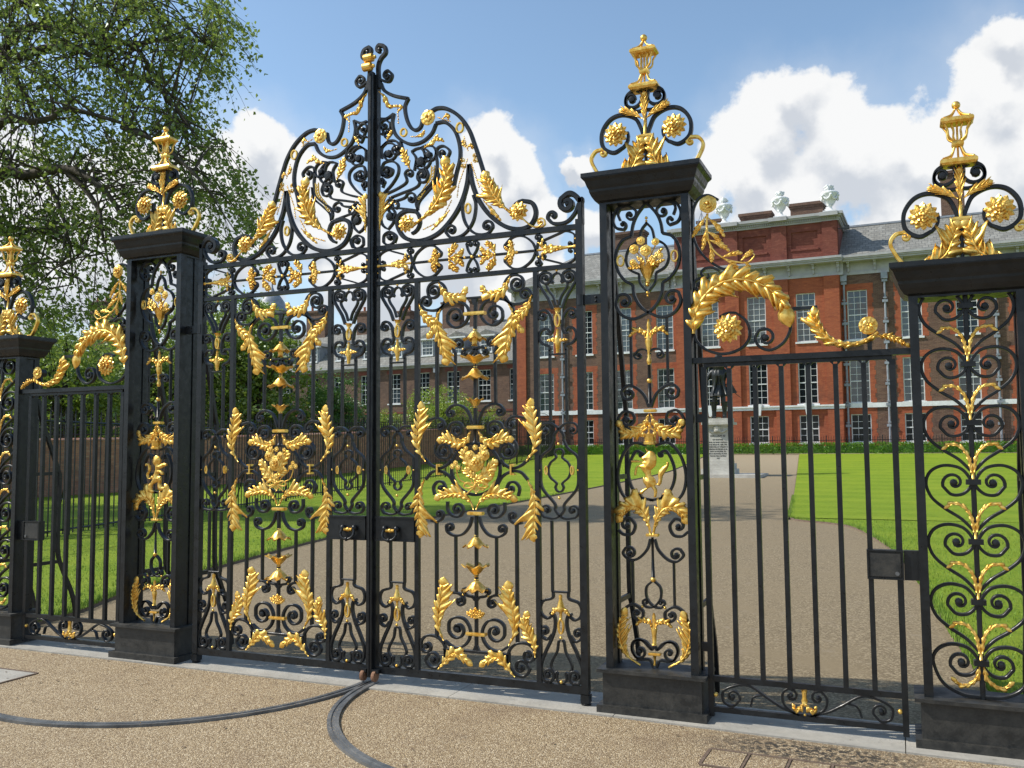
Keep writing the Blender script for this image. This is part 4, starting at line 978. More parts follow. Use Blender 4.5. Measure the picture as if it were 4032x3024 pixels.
ZTOP = ray_xz(1469, 290, .03)[1]
def gate_leaf(sx):
    lab = ('right-hand leaf of the tall black and gold main gates, beside the unicorn pier' if sx > 0 else
           'left-hand leaf of the tall black and gold main gates, beside the lion pier')
    root = thing('gate_leaf', lab, 'gate', (0, 0, 0), 'pair of main gates'); I = Iron(root, 0, sx, YG)
    # ---- frame
    z_top = lambda P: P[1]
    rail = [S4((900, 1200), (2010, 1091)), S4((900, 1402), (2010, 1323)), S6((20, 1462), (1235, 1574))]
    zt = (rail[0][0][1] + rail[0][1][1]) / 2; zm = (rail[1][0][1] + rail[1][1][1]) / 2; zb = (rail[2][0][1] + rail[2][1][1]) / 2
    XS0, XS1 = 1.532, 1.578; X0 = .006
    v1 = sum(p[0] for p in S6((226, 1000), (230, 1400)) + S5((267, 600),)) / 3; v2 = sum(p[0] for p in S6((988, 1000), (990, 1400)) + S5((1122, 600),)) / 3
    I.box(XS0, XS1, .045, .095, .075, zt + .03, 'stile'); I.box(X0, X0 + .034, .05, .10, .045, ZTOP, 'meeting_stile')
    I.put(MB().box(XS0 - .004, XS1 + .004, .04, .1, .022, .07).lathe([(.03, .0), (.034, .012), (.02, .022)], (XS0 + XS1) / 2, .07, .005, 12), 'foot_pivot', 'iron')
    I.box(X0 + .034, XS0, .052, .088, zt - .033, zt, 'rail'); I.box(X0 + .034, XS0, .052, .088, zm - .028, zm, 'rail'); I.box(X0 + .034, XS0, .050, .090, zb - .05, zb, 'rail')
    I.box(v1 - .016, v1 + .016, .053, .085, zb, zm - .028, 'bar'); I.box(v2 - .016, v2 + .016, .053, .085, zb, zm - .028, 'bar')
    # ---- central panel (measured from its axis)
    A5 = survey(1500, 1000, 900 / 1659, YG, XC); A6 = survey(1500, 1700, 900 / 1422, YG, XC); ax = XC
    pz = (A5((475, 325))[0][1] + A5((895, 297))[0][1]) / 2
    hw = A5((900, 300))[0][0]
    I.bar([(-hw, pz - .006), (hw, pz - .006)], .012, .02, ax)
    # upper C scrolls springing from the side bars
    R5 = A5
    b = R5((965, 380), (905, 330), (890, 270), (905, 200), (950, 155), (1010, 160), (1035, 200), (1030, 250)); I.scroll(b, c1=R5((988, 218))[0], ax=ax, both=True)
    b = R5((900, 305), (930, 350), (985, 365), (1060, 345), (1095, 300), (1075, 258)); I.scroll(b, c1=R5((1047, 292))[0], ax=ax, both=True, t=1.2)
    # volutes under the platform
    b = R5((965, 440), (955, 380), (900, 335), (830, 325), (765, 345), (728, 395), (730, 455), (770, 505), (830, 515), (880, 470), (882, 415)); I.scroll(b, c1=R5((822, 432))[0], ax=ax, both=True, t=1.15, rend=.22)
    I.bar(R5((688, 330), (682, 600)), .017, .02, ax)
    I.put(MB().prism([(ax - .024, pz - .014), (ax + .024, pz - .014), (ax + .009, pz - .055), (ax - .009, pz - .055)], YG - .01, YG + .01), 'bracket', 'iron')
    c = R5((682, 432))[0]; I.collar((0, c[1]), .15, .022, .04, ax)
    # large and small acanthus on the shoulders
    I.leaf(R5((930, 365), (960, 430), (950, 540), (925, 640), (890, 770)), .020, .060, 7, ax, True)
    I.leaf(R5((1100, 300), (1065, 390), (1010, 450), (990, 500), (1030, 560)), .02, .026, 7, ax, True)
    I.leaf(R5((945, 165), (895, 250), (850, 280), (790, 290), (738, 245)), .028, .016, 7, ax, True)
    # bell, small branches, cups
    I.bell((0, R5((684, 545))[0][1]), -.072, .014, .070, ax); I.turned((0, R5((684, 600))[0][1]), (0, R5((684, 668))[0][1]), [(0, .016), (.5, .020), (.8, .016), (1, .024)], 'bead_stem', ax)
    b = R5((828, 700), (835, 675), (830, 640)); I.scroll(R5((828, 705), (842, 668), (838, 630)), c1=R5((800, 642))[0], ax=ax, both=True, t=1.0)
    b = R5((645, 735), (690, 690), (740, 678), (775, 700)); I.scroll(b, c1=R5((757, 712))[0], ax=ax, both=True, t=.8)
    I.bead(R5((765, 683))[0], .008, ax, True)
    I.bell((0, R5((687, 808))[0][1]), .06, .012, .084, ax, 'cup_flower'); I.bell((0, R5((687, 812))[0][1]), -.085, .013, .082, ax, 'bell_flower', 6)
    I.bar(R5((684, 680), (686, 1240)), .017, .02, ax)
    I.bell((0, R5((684, 1118))[0][1]), .06, .014, .05, ax, 'cup_flower', 7)
    I.bar(R5((828, 700), (833, 1090)), .014, .016, ax, True); I.bar(R5((968, 430), (973, 1180)), .018, .02, ax, True)
    b = R5((708, 1235), (725, 1170), (760, 1115), (815, 1088), (865, 1098), (895, 1135)); I.scroll(b, c1=R5((866, 1145))[0], ax=ax, both=True, t=1.1)
    b = R5((1040, 1190), (975, 1178), (935, 1195), (915, 1225)); I.scroll(b, c1=R5((943, 1240))[0], ax=ax, both=True, t=1.1)
    c = R5((688, 1258))[0]; I.collar((0, c[1]), .108, .022, .04, ax)
    b = R5((890, 1280), (870, 1230), (820, 1215), (785, 1240), (785, 1290)); I.scroll(b, c1=R5((822, 1275))[0], ax=ax, both=True, t=1.1)
    I.turned((0, R5((684, 1270))[0][1]), (0, R5((684, 1375))[0][1]), [(0, .014), (.5, .007), (.8, .009), (.9, .016), (1, .022)], 'stem', ax, 'iron')
    I.leaf(R5((712, 1285), (745, 1350), (800, 1375), (880, 1350), (955, 1345)), .032, .02, 8, ax, True)
    I.leaf(R5((1060, 1505), (1115, 1420), (1130, 1330), (1115, 1200), (1095, 1070)), .050, .026, 8, ax, True, ang=(66, 42))
    b = R5((865, 1445), (890, 1480), (945, 1480), (985, 1440), (985, 1390), (960, 1350)); I.scroll(b, c0=R5((925, 1432))[0], ax=ax, both=True, t=1.0)
    # central oval and the arcs clipped to it
    e6 = A6((700, 30), (735, 100), (748, 200), (735, 290), (690, 365), (640, 400)); ex = A6((742, 232))[0][0]; ez = A6((600, 232))[0][1]; et = A6((600, 72))[0][1]
    rz_ = et - ez; pts = [(ex * math.cos(a), ez + rz_ * math.sin(a)) for a in [2 * math.pi * i / 48 for i in range(49)]]
    I.bar(pts, .016, .02, ax, name='oval')
    for c_ in ((1.12, 1), (1.12, -1)): I.bead((ex * .72 * c_[0], ez + c_[1] * rz_ * .74), .006, ax, True, 'iron')
    I.bar(A6((745, 175), (770, 205), (820, 228), (880, 205), (925, 160)), .015, .018, ax, True, sm=6)
    I.bar(A6((725, 330), (755, 280), (810, 248), (870, 252), (915, 300)), .015, .018, ax, True, sm=6)
    c = A6((822, 235))[0]
    for m_ in (1, -1):
        x = ax + m_ * c[0]; mb = MB(); mb.box(x - .014, x - .003, YG - .024, YG + .02, c[1] - .036, c[1] + .036); mb.box(x - .003, x + .016, YG - .022, YG + .016, c[1] + .026, c[1] + .036); mb.box(x - .003, x + .016, YG - .022, YG + .016, c[1] - .036, c[1] - .026); I.put(mb, 'clip', 'gold')
    # bouquet: rose, thistle and shamrock tied with a ribbon
    B = A6
    bz = lambda x, y: B((x, y))[0]
    old = I.y; I.y = YG - .012
    for q, r in (((600, 195), .056), ((655, 145), .036), ((565, 150), .036)): I.rosette(bz(*q), r, ax, name='rose', layers=((1, 7, 0), (.7, 6, .3), (.42, 5, .1)), round_=True)
    for q, r in (((475, 195), .017), ((455, 215), .017), ((490, 222), .017), ((540, 105), .016), ((597, 98), .018), ((640, 95), .014)): I.rosette(bz(*q), r, ax, name='bud', layers=((1, 5, 0), (.5, 4, .4)), round_=True)
    for a, c_, w_ in (((590, 320), (705, 255), .028), ((600, 300), (725, 185), .034), ((585, 290), (535, 235), .026), ((570, 250), (515, 120), .03), ((610, 200), (650, 95), .03), ((620, 330), (560, 235), .016)):
        p0, p1 = bz(*a), bz(*c_); mid = ((p0[0] + p1[0]) / 2 + .008, (p0[1] + p1[1]) / 2 - .006); I.leaf([p0, mid, p1], w_, w_, 4, ax, lift=.014, name='leaf')
    mb = MB()
    for st_ in ([(600, 380), (560, 330), (500, 300), (480, 250), (480, 225)], [(600, 380), (650, 330), (700, 290), (705, 240), (700, 200)], [(600, 385), (590, 310), (595, 230)], [(598, 385), (620, 310), (650, 180)], [(600, 380), (570, 300), (515, 250), (510, 215)], [(602, 380), (640, 340), (672, 300), (690, 270)]):
        mb.tube([(ax + q[0], YG - .018, q[1]) for q in spline([bz(*p) for p in st_], 4)], .0045, 5)
    I.put(mb, 'stalks', 'gold', smooth=True)
    mb = MB()
    for st_ in ([(600, 330), (550, 315), (525, 335), (550, 350), (600, 335)], [(600, 330), (650, 312), (675, 335), (650, 350), (600, 335)], [(600, 335), (560, 370), (545, 385)], [(600, 335), (640, 362), (655, 350)]):
        mb.sweep([(ax + q[0], q[1]) for q in spline([bz(*p) for p in st_], 5)], .009, .012, YG - .024)
    mb.ball(ax + bz(600, 332)[0], YG - .028, bz(600, 332)[1], .013); I.put(mb, 'ribbon', 'gold')
    I.y = old
    # lower half of the central panel
    I.leaf(A6((918, 300), (950, 380), (965, 460), (960, 560), (955, 665)), .026, .060, 8, ax, True)
    I.leaf(A6((598, 485), (625, 425), (690, 390), (760, 395), (840, 420)), .034, .018, 8, ax, True)
    c = A6((594, 508))[0]; I.collar((0, c[1]), .105, .022, .04, ax)
    b = A6((855, 400), (862, 350), (835, 315), (800, 318), (782, 350)); I.scroll(b, c1=A6((808, 355))[0], ax=ax, both=True, t=1.0)
    b = A6((770, 440), (768, 495), (735, 530), (690, 530), (668, 495)); I.scroll(b, c1=A6((705, 487))[0], ax=ax, both=True, t=1.0)
    b = A6((880, 568), (840, 572), (810, 555), (798, 525)); I.scroll(b, c1=A6((822, 524))[0], ax=ax, both=True, t=1.0)
    b = A6((612, 530), (630, 590), (670, 640), (725, 655), (770, 635), (780, 600)); I.scroll(b, c1=A6((754, 606))[0], ax=ax, both=True, t=1.05)
    I.bar(A6((594, 515), (594, 1345)), .017, .02, ax)
    I.bar(A6((719, 655), (720, 1015)), .014, .016, ax, True); I.bar(A6((845, 572), (850, 1310)), .018, .02, ax, True)
    I.bell((0, A6((594, 640))[0][1]), -.078, .013, .072, ax, k=7); I.bell((0, A6((594, 905))[0][1]), .08, .014, .078, ax, 'cup_flower', 7); I.bell((0, A6((594, 915))[0][1]), -.075, .015, .082, ax, k=9)
    b = A6((598, 1048), (615, 1030), (650, 1025), (675, 1005)); I.scroll(b, c1=A6((660, 995))[0], ax=ax, both=True, t=.8); I.bead(A6((672, 1022))[0], .008, ax, True)
    b = A6((745, 1018), (700, 1020), (670, 1045), (668, 1075)); I.scroll(b, c1=A6((693, 1066))[0], ax=ax, both=True, t=1.05)
    for q in ((-.05, .035), (.05, .035), (0, .062), (-.028, .05), (.028, .05)):
        z0 = A6((594, 1160))[0][1]; I.leaf([(0, z0), (q[0] * .6, z0 + q[1] * .5), (q[0] * 1.15, z0 + q[1])], .014, .014, 4, ax, name='tulip_petal', lift=.02)
    I.leaf(A6((800, 1330), (830, 1260), (835, 1170), (815, 1060), (795, 945)), .054, .024, 8, ax, True, ang=(66, 42))
    lv = A6((965, 1400), (955, 1320), (910, 1240), (900, 1180), (915, 1130))
    I.leaf(lv, .024, .03, 8, ax, False); 
    if sx < 0: I.leaf([(-q[0], q[1]) for q in lv], .03, .024, 8, ax, False)
    b = A6((795, 1335), (740, 1365), (680, 1350), (640, 1300), (632, 1235), (665, 1180), (720, 1172), (765, 1205), (770, 1265)); I.scroll(b, c1=A6((712, 1248))[0], ax=ax, both=True, t=1.15, rend=.22)
    c = A6((590, 1257))[0]; I.collar((0, c[1]), .135, .022, .04, ax)
    pz2 = (A6((405, 1352))[0][1] + A6((805, 1387))[0][1]) / 2; hw2 = A6((805, 1380))[0][0]
    I.bar([(-hw2, pz2), (hw2, pz2)], .014, .02, ax)
    I.put(MB().prism([(ax - .026, pz2 + .008), (ax + .026, pz2 + .008), (ax + .009, pz2 + .045), (ax - .009, pz2 + .045)], YG - .01, YG + .01), 'bracket', 'iron')
    b = A6((790, 1440), (800, 1360), (850, 1318), (915, 1320), (955, 1360), (955, 1410)); I.scroll(b, c1=A6((918, 1392))[0], ax=ax, both=True, t=1.1)
    b = A6((795, 1385), (800, 1450), (840, 1510), (895, 1520), (925, 1480), (905, 1440)); I.scroll(b, c1=A6((872, 1466))[0], ax=ax, both=True, t=1.0)
    I.leaf(A6((838, 1522), (780, 1450), (740, 1405), (690, 1410), (628, 1450)), .022, .024, 7, ax, True)
    # ---- narrow panels, the same on both sides of the centre
    N5 = survey(1500, 1000, 900 / 1659, YG, XN); N6 = survey(1500, 1700, 900 / 1422, YG, XN)
    for ax in (XN, XM):
        n5 = N5
        I.bead((0, n5((1275, 121))[0][1]), .009, ax)
        I.bar(n5((1292, 372), (1310, 310), (1345, 250), (1355, 215), (1338, 198), (1308, 207)), .011, .016, ax, True, sm=6)
        I.bar(n5((1308, 205), (1315, 180), (1303, 150), (1277, 137)), .011, .016, ax, True, sm=6)
        b = n5((1318, 395), (1345, 320), (1385, 250), (1415, 190), (1410, 140), (1370, 118), (1325, 140), (1325, 180)); I.scroll(b, c1=n5((1365, 165))[0], ax=ax, both=True, t=1.15)
        z = n5((1280, 408))[0][1]; I.bell((0, z - .012), .022, .014, .022, ax, 'crown', 8); I.turned((0, z - .02), (0, z + .012), [(0, .01), (.5, .018), (1, .02)], 'crown_base', ax)
        I.ring((0, n5((1282, 482))[0][1]), .0165, .041, .010, .02, ax=ax)
        b = n5((1320, 520), (1330, 450), (1365, 400), (1405, 400), (1420, 435)); I.scroll(b, c1=n5((1390, 437))[0], ax=ax, both=True, t=1.0)
        b = n5((1318, 480), (1318, 540), (1335, 575), (1365, 570)); I.bar(b, .013, .016, ax, True, sm=6)
        b = n5((1345, 700), (1345, 665), (1395, 640), (1420, 590), (1400, 540), (1360, 535), (1340, 560)); I.bar(b, .014, .018, ax, True, sm=7, name='scroll')
        z0 = n5((1283, 718))[0][1]; z1 = n5((1283, 545))[0][1]
        I.turned((0, z0), (0, z1), [(0, .009), (.05, .013), (.12, .011), (.2, .014), (.55, .022), (.68, .016), (.75, .009), (.82, .011), (.86, .007), (.91, .010), (1, .006)], 'dolphin_stem', ax)
        for m_ in (1, -1): I.leaf([(m_ * .008, z0 + .05), (m_ * .024, z0 + .078), (m_ * .062, z0 + .082)], .010, .012, 3, ax, name='leaf', lift=.014)
        zc = n5((1283, 728))[0][1]; xb = n5((1345, 720))[0][0]
        I.bar([(-xb, zc), (xb, zc)], .009, .012, ax); I.bar([(xb, n5((1345, 690))[0][1]), (xb, n5((1345, 1212))[0][1])], .013, .016, ax, True)
        # crossing arcs and figure in the middle
        n6 = N6; x6 = n6((1228, 240))[0][0]; zc = n6((1107, 240))[0][1]
        top = n5((1285, 1255))[0][1]; bot = n6((1110, 515))[0][1]
        h0 = (top - bot) / 2
        c5 = n5((1393, 1275))[0]
        for m_ in (1, -1):
            b = [(m_ * p, q) for p, q in [(c5[0] + .001, c5[1] + .043), (.05, top + .022), (.008, top - .006), (-.03, top - .05), (-.035, top - .09), (-.062, top - .14), (-x6 * .97, zc + h0 * .3), (-x6, zc), (-x6 * .93, zc - h0 * .4), (-.035, bot + .07), (-.03, bot + .03), (.0, bot - .008), (.045, bot - .026), (c5[0] + .01, bot - .018)]]
            I.scroll(b, c0=(m_ * c5[0], c5[1]), c1=(m_ * n6((1195, 492))[0][0], n6((1195, 492))[0][1]), ax=ax, t=.95, w=.011)
        I.bead((0, n6((1103, 76))[0][1]), .010, ax); I.bead((0, n6((1106, 411))[0][1]), .010, ax)
        r = n6((1180, 240))[0][0]
        pts = [(0, zc + .138), (.022, zc + .130), (.030, zc + .108), (.020, zc + .086)] + [(r * math.cos(R_(a_)), zc + r * 1.02 * math.sin(R_(a_))) for a_ in (64, 42, 20, 0, -20, -42, -64)] + [(.019, zc - .086), (.028, zc - .108), (.018, zc - .130), (0, zc - .138)]
        I.bar(pts, .0095, .014, ax, True, sm=5, name='loop')
        x8 = n6((1191, 240))[0][0]
        for m_ in (1, -1): I.ring((m_ * x8, zc), .0095, .026, .008, .018, ax=ax, n=16); I.bead((m_ * (x6 + .003), zc), .008, ax)
        xb = n6((1167, 700))[0][0]; z1 = n6((1167, 555))[0][1]; z0 = n6((1170, 1000))[0][1]
        I.bar([(xb, z1), (xb, z0)], .013, .016, ax, True); I.bar([(-xb, z0), (xb, z0)], .009, .012, ax)
        I.turned((0, n6((1118, 1012))[0][1]), (0, n6((1123, 1165))[0][1]), [(0, .008), (.08, .013), (.15, .010), (.25, .012), (.5, .024), (.68, .030), (.72, .012), (.8, .008), (.86, .011), (.92, .007), (1, .011)], 'dolphin_stem', ax)
        zz = n6((1120, 1115))[0][1]
        for m_ in (1, -1): I.leaf([(m_ * .006, zz + .02), (m_ * .03, zz + .01), (m_ * .055, zz - .018)], .012, .012, 3, ax, name='leaf', lift=.014)
        I.ring((0, n6((1125, 1212))[0][1]), .0165, .043, .010, .02, ax=ax); I.bead((0, n6((1126, 1282))[0][1]), .010, ax)
        b = n6((1167, 1000), (1172, 1040), (1230, 1065), (1250, 1110), (1240, 1155), (1205, 1172), (1175, 1150)); I.bar(b, .014, .018, ax, True, sm=7, name='scroll')
        b = n6((1190, 1135), (1163, 1150), (1158, 1210), (1180, 1290), (1225, 1390), (1255, 1480), (1240, 1560), (1200, 1568)); I.scroll(b, c1=n6((1208, 1525))[0], ax=ax, both=True, t=1.1, w=.014)
        b = n6((1180, 1270), (1210, 1305), (1245, 1290), (1255, 1250)); I.scroll(b, c1=n6((1226, 1255))[0], ax=ax, both=True, t=1.05)
        b = n6((1128, 1298), (1140, 1310), (1150, 1370), (1180, 1430), (1190, 1470), (1170, 1505), (1150, 1498)); I.bar(b, .011, .016, ax, True, sm=6)
        b = n6((1150, 1500), (1156, 1530), (1150, 1555), (1131, 1567)); I.bar(b, .010, .016, ax, True, sm=6)
        I.bead((0, zb + .012), .011, ax)
    # lock plate with ring pull
    zp0, zp1 = S6((100, 680))[0][1], S6((100, 527))[0][1]; x0, x1 = .044, v1 - .014
    mb = MB(); mb.box(x0, x1, .042, .062, zp0, zp1); mb.box(x0, x1, .036, .0419, zp1 - .01, zp1); mb.box(x0, x1, .036, .0419, zp0, zp0 + .01); pl = I.put(mb, 'lock_plate', 'iron')
    c = S6((82, 612))[0]
    mb = MB(); mb.tube([(c[0] - .035, .02, c[1]), (c[0] + .03, .02, c[1])], .011, 10); mb.ball(c[0] - .003, .02, c[1], .016); I.put(mb, 'handle_spindle', 'gold', pl, True)
    mb = MB(); mb.ball(c[0] - .05, .028, c[1] + .012, .021, 10); mb.ball(c[0] + .044, .028, c[1] + .012, .021, 10)
    mb.tube(spline([(c[0] + .044, .02, c[1] + .01), (c[0] + .05, .006, c[1] - .035), (c[0] + .02, .0, c[1] - .062), (c[0] - .026, .0, c[1] - .062), (c[0] - .055, .006, c[1] - .035), (c[0] - .05, .02, c[1] + .01)], 5), .0095, 8); mb.ball(c[0] - .002, 0, c[1] - .064, .016)
    I.put(mb, 'ring_pull', 'iron', pl, True)
    # ---- frieze
    XF = (X0 + .034 + XS0) / 2; F4 = survey(900, 150, 1500 / 2212, YG, XF); zf = (zt - .033 + zm) / 2
    xx = lambda px: abs(F4((px, 1300))[0][0])
    xl = XF - X0 - .036; xcr = xx(1070); hh = (zt - .033 - zm) / 2
    for m_ in (1, -1):
        for v in (1, -1):
            P = lambda L_: [(m_ * a, zf + v * b_) for a, b_ in L_]
            I.scroll(P([(xl - .008, .03), (xl - .012, hh * .72), (xl - .07, hh * .98), (xl - .12, hh * .86), (xcr + .035, hh * .5)]), c0=P([(xl - .036, .026)])[0], c1=P([(xcr + .055, hh * .42)])[0], ax=XF, t=.75, w=.009)
            I.bead(P([(xl - .002, .05)])[0], .008, XF); I.bead(P([(xcr + .022, .046)])[0], .008, XF)
            I.scroll(P([(xcr + .038, hh * .8), (xcr + .018, hh * .5), (xcr, 0), (xcr - .03, -hh * .55), (xcr - .10, -hh * .97), (xcr - .17, -hh * .93), (xcr - .225, -hh * .5)]), c0=P([(xcr + .014, hh * .74)])[0], c1=P([(xcr - .2, -hh * .4)])[0], ax=XF, t=.85, w=.0105)
            I.scroll(P([(.0, 0), (.03, hh * .38), (.045, hh * .8)]), c1=P([(.022, hh * .78)])[0], ax=XF, t=.9, w=.009)
    I.bar([(-xcr - .005, zf), (xcr + .005, zf)], .012, .014, XF); I.bead((0, zf), .013, XF)
    for m_ in (1, -1):
        I.turned((m_ * xl, zf), (m_ * (xcr + .005), zf), [(0, .013), (.06, .013), (.08, .009), (.3, .011), (.36, .015), (.5, .020), (.66, .010), (.72, .012), (.76, .007), (.81, .011), (.86, .007), (.92, .010), (1, .006)], 'finial_stem', XF)
        for v in (1, -1):
            I.leaf([(m_ * (xl - .10), zf + v * .008), (m_ * (xcr + .062), zf + v * .02), (m_ * (xcr + .05), zf + v * .062)], .016, .012, 4, XF, name='leaf', lift=.018)
            x = xx(1195); I.leaf([(m_ * (x + .03), zf), (m_ * (x + .0), zf + v * .025), (m_ * (x - .012), zf + v * .075)], .016, .022, 4, XF, name='bell_petal', lift=.022)
            I.leaf([(m_ * (x + .03), zf), (m_ * (x - .015), zf + v * .014), (m_ * (x - .045), zf + v * .038)], .014, .014, 3, XF, name='bell_petal', lift=.022)
            x = xx(1300); I.leaf([(m_ * (x + .02), zf + v * .004), (m_ * (x - .0), zf + v * .05), (m_ * (x - .04), zf + v * .088)], .026, .018, 4, XF, name='leaf', lift=.024); I.leaf([(m_ * (x + .02), zf), (m_ * (x - .05), zf + v * .018), (m_ * (x - .085), zf + v * .052)], .018, .02, 4, XF, name='leaf', lift=.024)
        I.turned((m_ * (xx(1195) + .045), zf), (m_ * xx(1195), zf), [(0, .007), (.3, .014), (.5, .009), (1, .02)], 'bell_cap', XF)
        I.bead((m_ * .055, zf), .010, XF)
    # ---- crest
    sc = lambda *p: S4(*p); W = .024; Dp = .03
    I.bar(sc((884, 262), (905, 305), (960, 335), (1045, 352)), .019, .026, sm=6, name='crest_bar'); I.bar(sc((1045, 350), (1025, 400), (1035, 470), (1060, 520), (1090, 535), (1118, 512), (1130, 455)), .019, .026, sm=6, name='crest_bar')
    I.bar(sc((1180, 425), (1215, 408), (1270, 412), (1340, 455), (1395, 530), (1430, 620), (1460, 710), (1485, 790), (1510, 870), (1540, 930)), .021, .028, sm=7, name='crest_bar')
    I.bar(sc((885, 470), (920, 468), (960, 440)), .015, .024, sm=5, name='crest_bar'); I.bar(sc((960, 438), (952, 500), (970, 560), (1015, 600), (1070, 618), (1130, 600), (1180, 555), (1205, 500)), .018, .026, sm=6, name='crest_bar')
    I.bar(sc((1205, 495), (1260, 490), (1315, 540), (1342, 620), (1345, 700), (1325, 780), (1308, 860)), .019, .028, sm=6, name='crest_bar')
    I.scroll(sc((1398, 735), (1385, 850), (1350, 960), (1290, 1060), (1210, 1140), (1110, 1178), (1025, 1160), (985, 1100), (985, 1040), (1030, 1005), (1090, 1008)), c1=sc((1048, 1080))[0], t=.35, w=.022, d=.03, snub=False, rend=.75)
    I.scroll(sc((1398, 735), (1420, 860), (1465, 960), (1530, 1040), (1610, 1095), (1690, 1110), (1755, 1085), (1785, 1020), (1765, 960), (1710, 945)), c1=sc((1700, 1020))[0], t=.3, w=.022, d=.03, snub=False, rend=.75)
    I.bar(sc((1100, 998), (1090, 960), (1105, 920), (1150, 875), (1195, 820), (1212, 740), (1205, 680)), .014, .022, sm=6, name='crest_bar')
    I.scroll(sc((1205, 680), (1215, 640), (1250, 628), (1285, 655), (1275, 690)), c1=sc((1248, 668))[0], t=.7, w=.012)
    I.bar(sc((1225, 760), (1212, 830), (1160, 890), (1110, 950), (1098, 1000)), .010, .02, sm=6, name='crest_bar')
    # pierced gold strip
    A_ = spline(sc((1190, 742), (1182, 815), (1140, 880), (1100, 950)), 8); mb = MB()
    for i in range(2, len(A_) - 2, 2): mb.sweep([(A_[i][0] + .010 * math.cos(t_), A_[i][1] + .009 * math.sin(t_)) for t_ in [2 * math.pi * k / 10 for k in range(11)]], .0035, .012, YG - .006)
    mb.sweep([(a + .013, b_) for a, b_ in A_], .004, .012, YG - .006); mb.sweep([(a - .013, b_) for a, b_ in A_], .004, .012, YG - .006); I.put(mb, 'pierced_strip', 'gold')
    # gilded leaves and rosettes of the crest
    I.leaf(sc((1075, 1095), (1180, 1010), (1240, 920), (1275, 800), (1260, 705)), .046, .040, 11, lift=.05, stem=.011)
    I.rosette(sc((1040, 1080))[0], .066); I.rosette(sc((1690, 1010))[0], .068); I.rosette(sc((1165, 466))[0], .055, layers=((1, 8, 0), (.55, 5, .5)), round_=True)
    I.leaf(sc((1660, 1030), (1590, 970), (1540, 900), (1490, 790)), .046, .034, 10, lift=.05, stem=.011)
    I.leaf(sc((1060, 765), (1035, 710), (1015, 650)), .019, .019, 6)
    mb = MB(); mb.tube([(a, YG - .02, b_) for a, b_ in spline(sc((1640, 990), (1700, 1040), (1760, 1090), (1800, 1100), (1830, 1080)), 5)], [.006] * 21, 6); I.put(mb, 'tendril', 'gold', smooth=True)
    I.scroll(sc((1760, 1092), (1800, 1102), (1835, 1085), (1835, 1060)), c1=sc((1812, 1068))[0], t=1.1, w=.010, mat='gold')
    # half palmette against the meeting bar
    for (a, b_) in (((885, 1130), (880, 905)),): I.leaf(sc((883, 1120), (884, 1000), (886, 905)), .004, .042, 9, lift=.02)
    # beads, rings and sprays strung between the crest bars
    for q, r in (((1018, 549), (.024, .027)), ((1344, 521), (.025, .033)), ((1392, 990), (.019, .033))): I.ring(sc(q)[0], *r, w=.0115, d=.018)
    I.leaf(sc((880, 315), (910, 345), (935, 395), (975, 400)), .014, .016, 4, name='ribbon_leaf')
    for P_ in ([(985, 400), (990, 500)], [(1060, 575), (1120, 575)], [(1215, 462), (1295, 488)], [(1368, 570), (1395, 660)], [(1392, 700), (1340, 850)], [(1340, 850), (1330, 930)], [(1410, 720), (1460, 870)], [(1300, 940), (1240, 1060)], [(1240, 1060), (1130, 1115)], [(1480, 940), (1570, 1050)]):
        a, c_ = sc(*P_); n_ = max(3, int(math.dist(a, c_) / .012)); mb = MB()
        for i in range(n_): t_ = (i + .5) / n_; mb.ball(a[0] + (c_[0] - a[0]) * t_, YG - .008, a[1] + (c_[1] - a[1]) * t_, .0062 if i % 2 else .0045, 7)
        I.put(mb, 'bead_string', 'gold', smooth=True)
    for P_, w_ in (([(985, 440), (1005, 405), (970, 395)], .01), ([(1095, 575), (1125, 565), (1140, 545)], .012), ([(1250, 470), (1275, 450), (1280, 470)], .012), ([(1385, 640), (1370, 620), (1365, 600)], .012), ([(1390, 640), (1410, 625), (1420, 640)], .012), ([(1140, 640), (1185, 610), (1215, 570)], .014), ([(1185, 600), (1225, 590), (1250, 600)], .012), ([(1500, 960), (1540, 1010), (1580, 1055)], .013), ([(1290, 1000), (1245, 1050), (1190, 1110)], .013), ([(925, 600), (935, 570), (950, 545)], .012)):
        I.leaf(sc(*P_), w_, w_, 3, name='spray', lift=.012, stem=.004)
    for q in ((1362, 745), (1355, 710), (1432, 712), (1430, 685)): I.scroll([(a + .0, b_) for a, b_ in sc((q[0] + 12, q[1] + 10), (q[0] + 14, q[1] - 6), (q[0], q[1] - 14))], c1=sc(q)[0], t=1, w=.005, mat='gold', d=.012)
    # interlaced foot scrolls
    fx = sc((1397, 990))[0][0]; Q = survey(900, 150, 1500 / 2212, YG, fx)
    I.scroll(Q((1372, 920), (1358, 980), (1370, 1060), (1405, 1115), (1450, 1140), (1505, 1135), (1535, 1100)), c1=Q((1503, 1092))[0], ax=fx, both=True, t=1.1, w=.013)
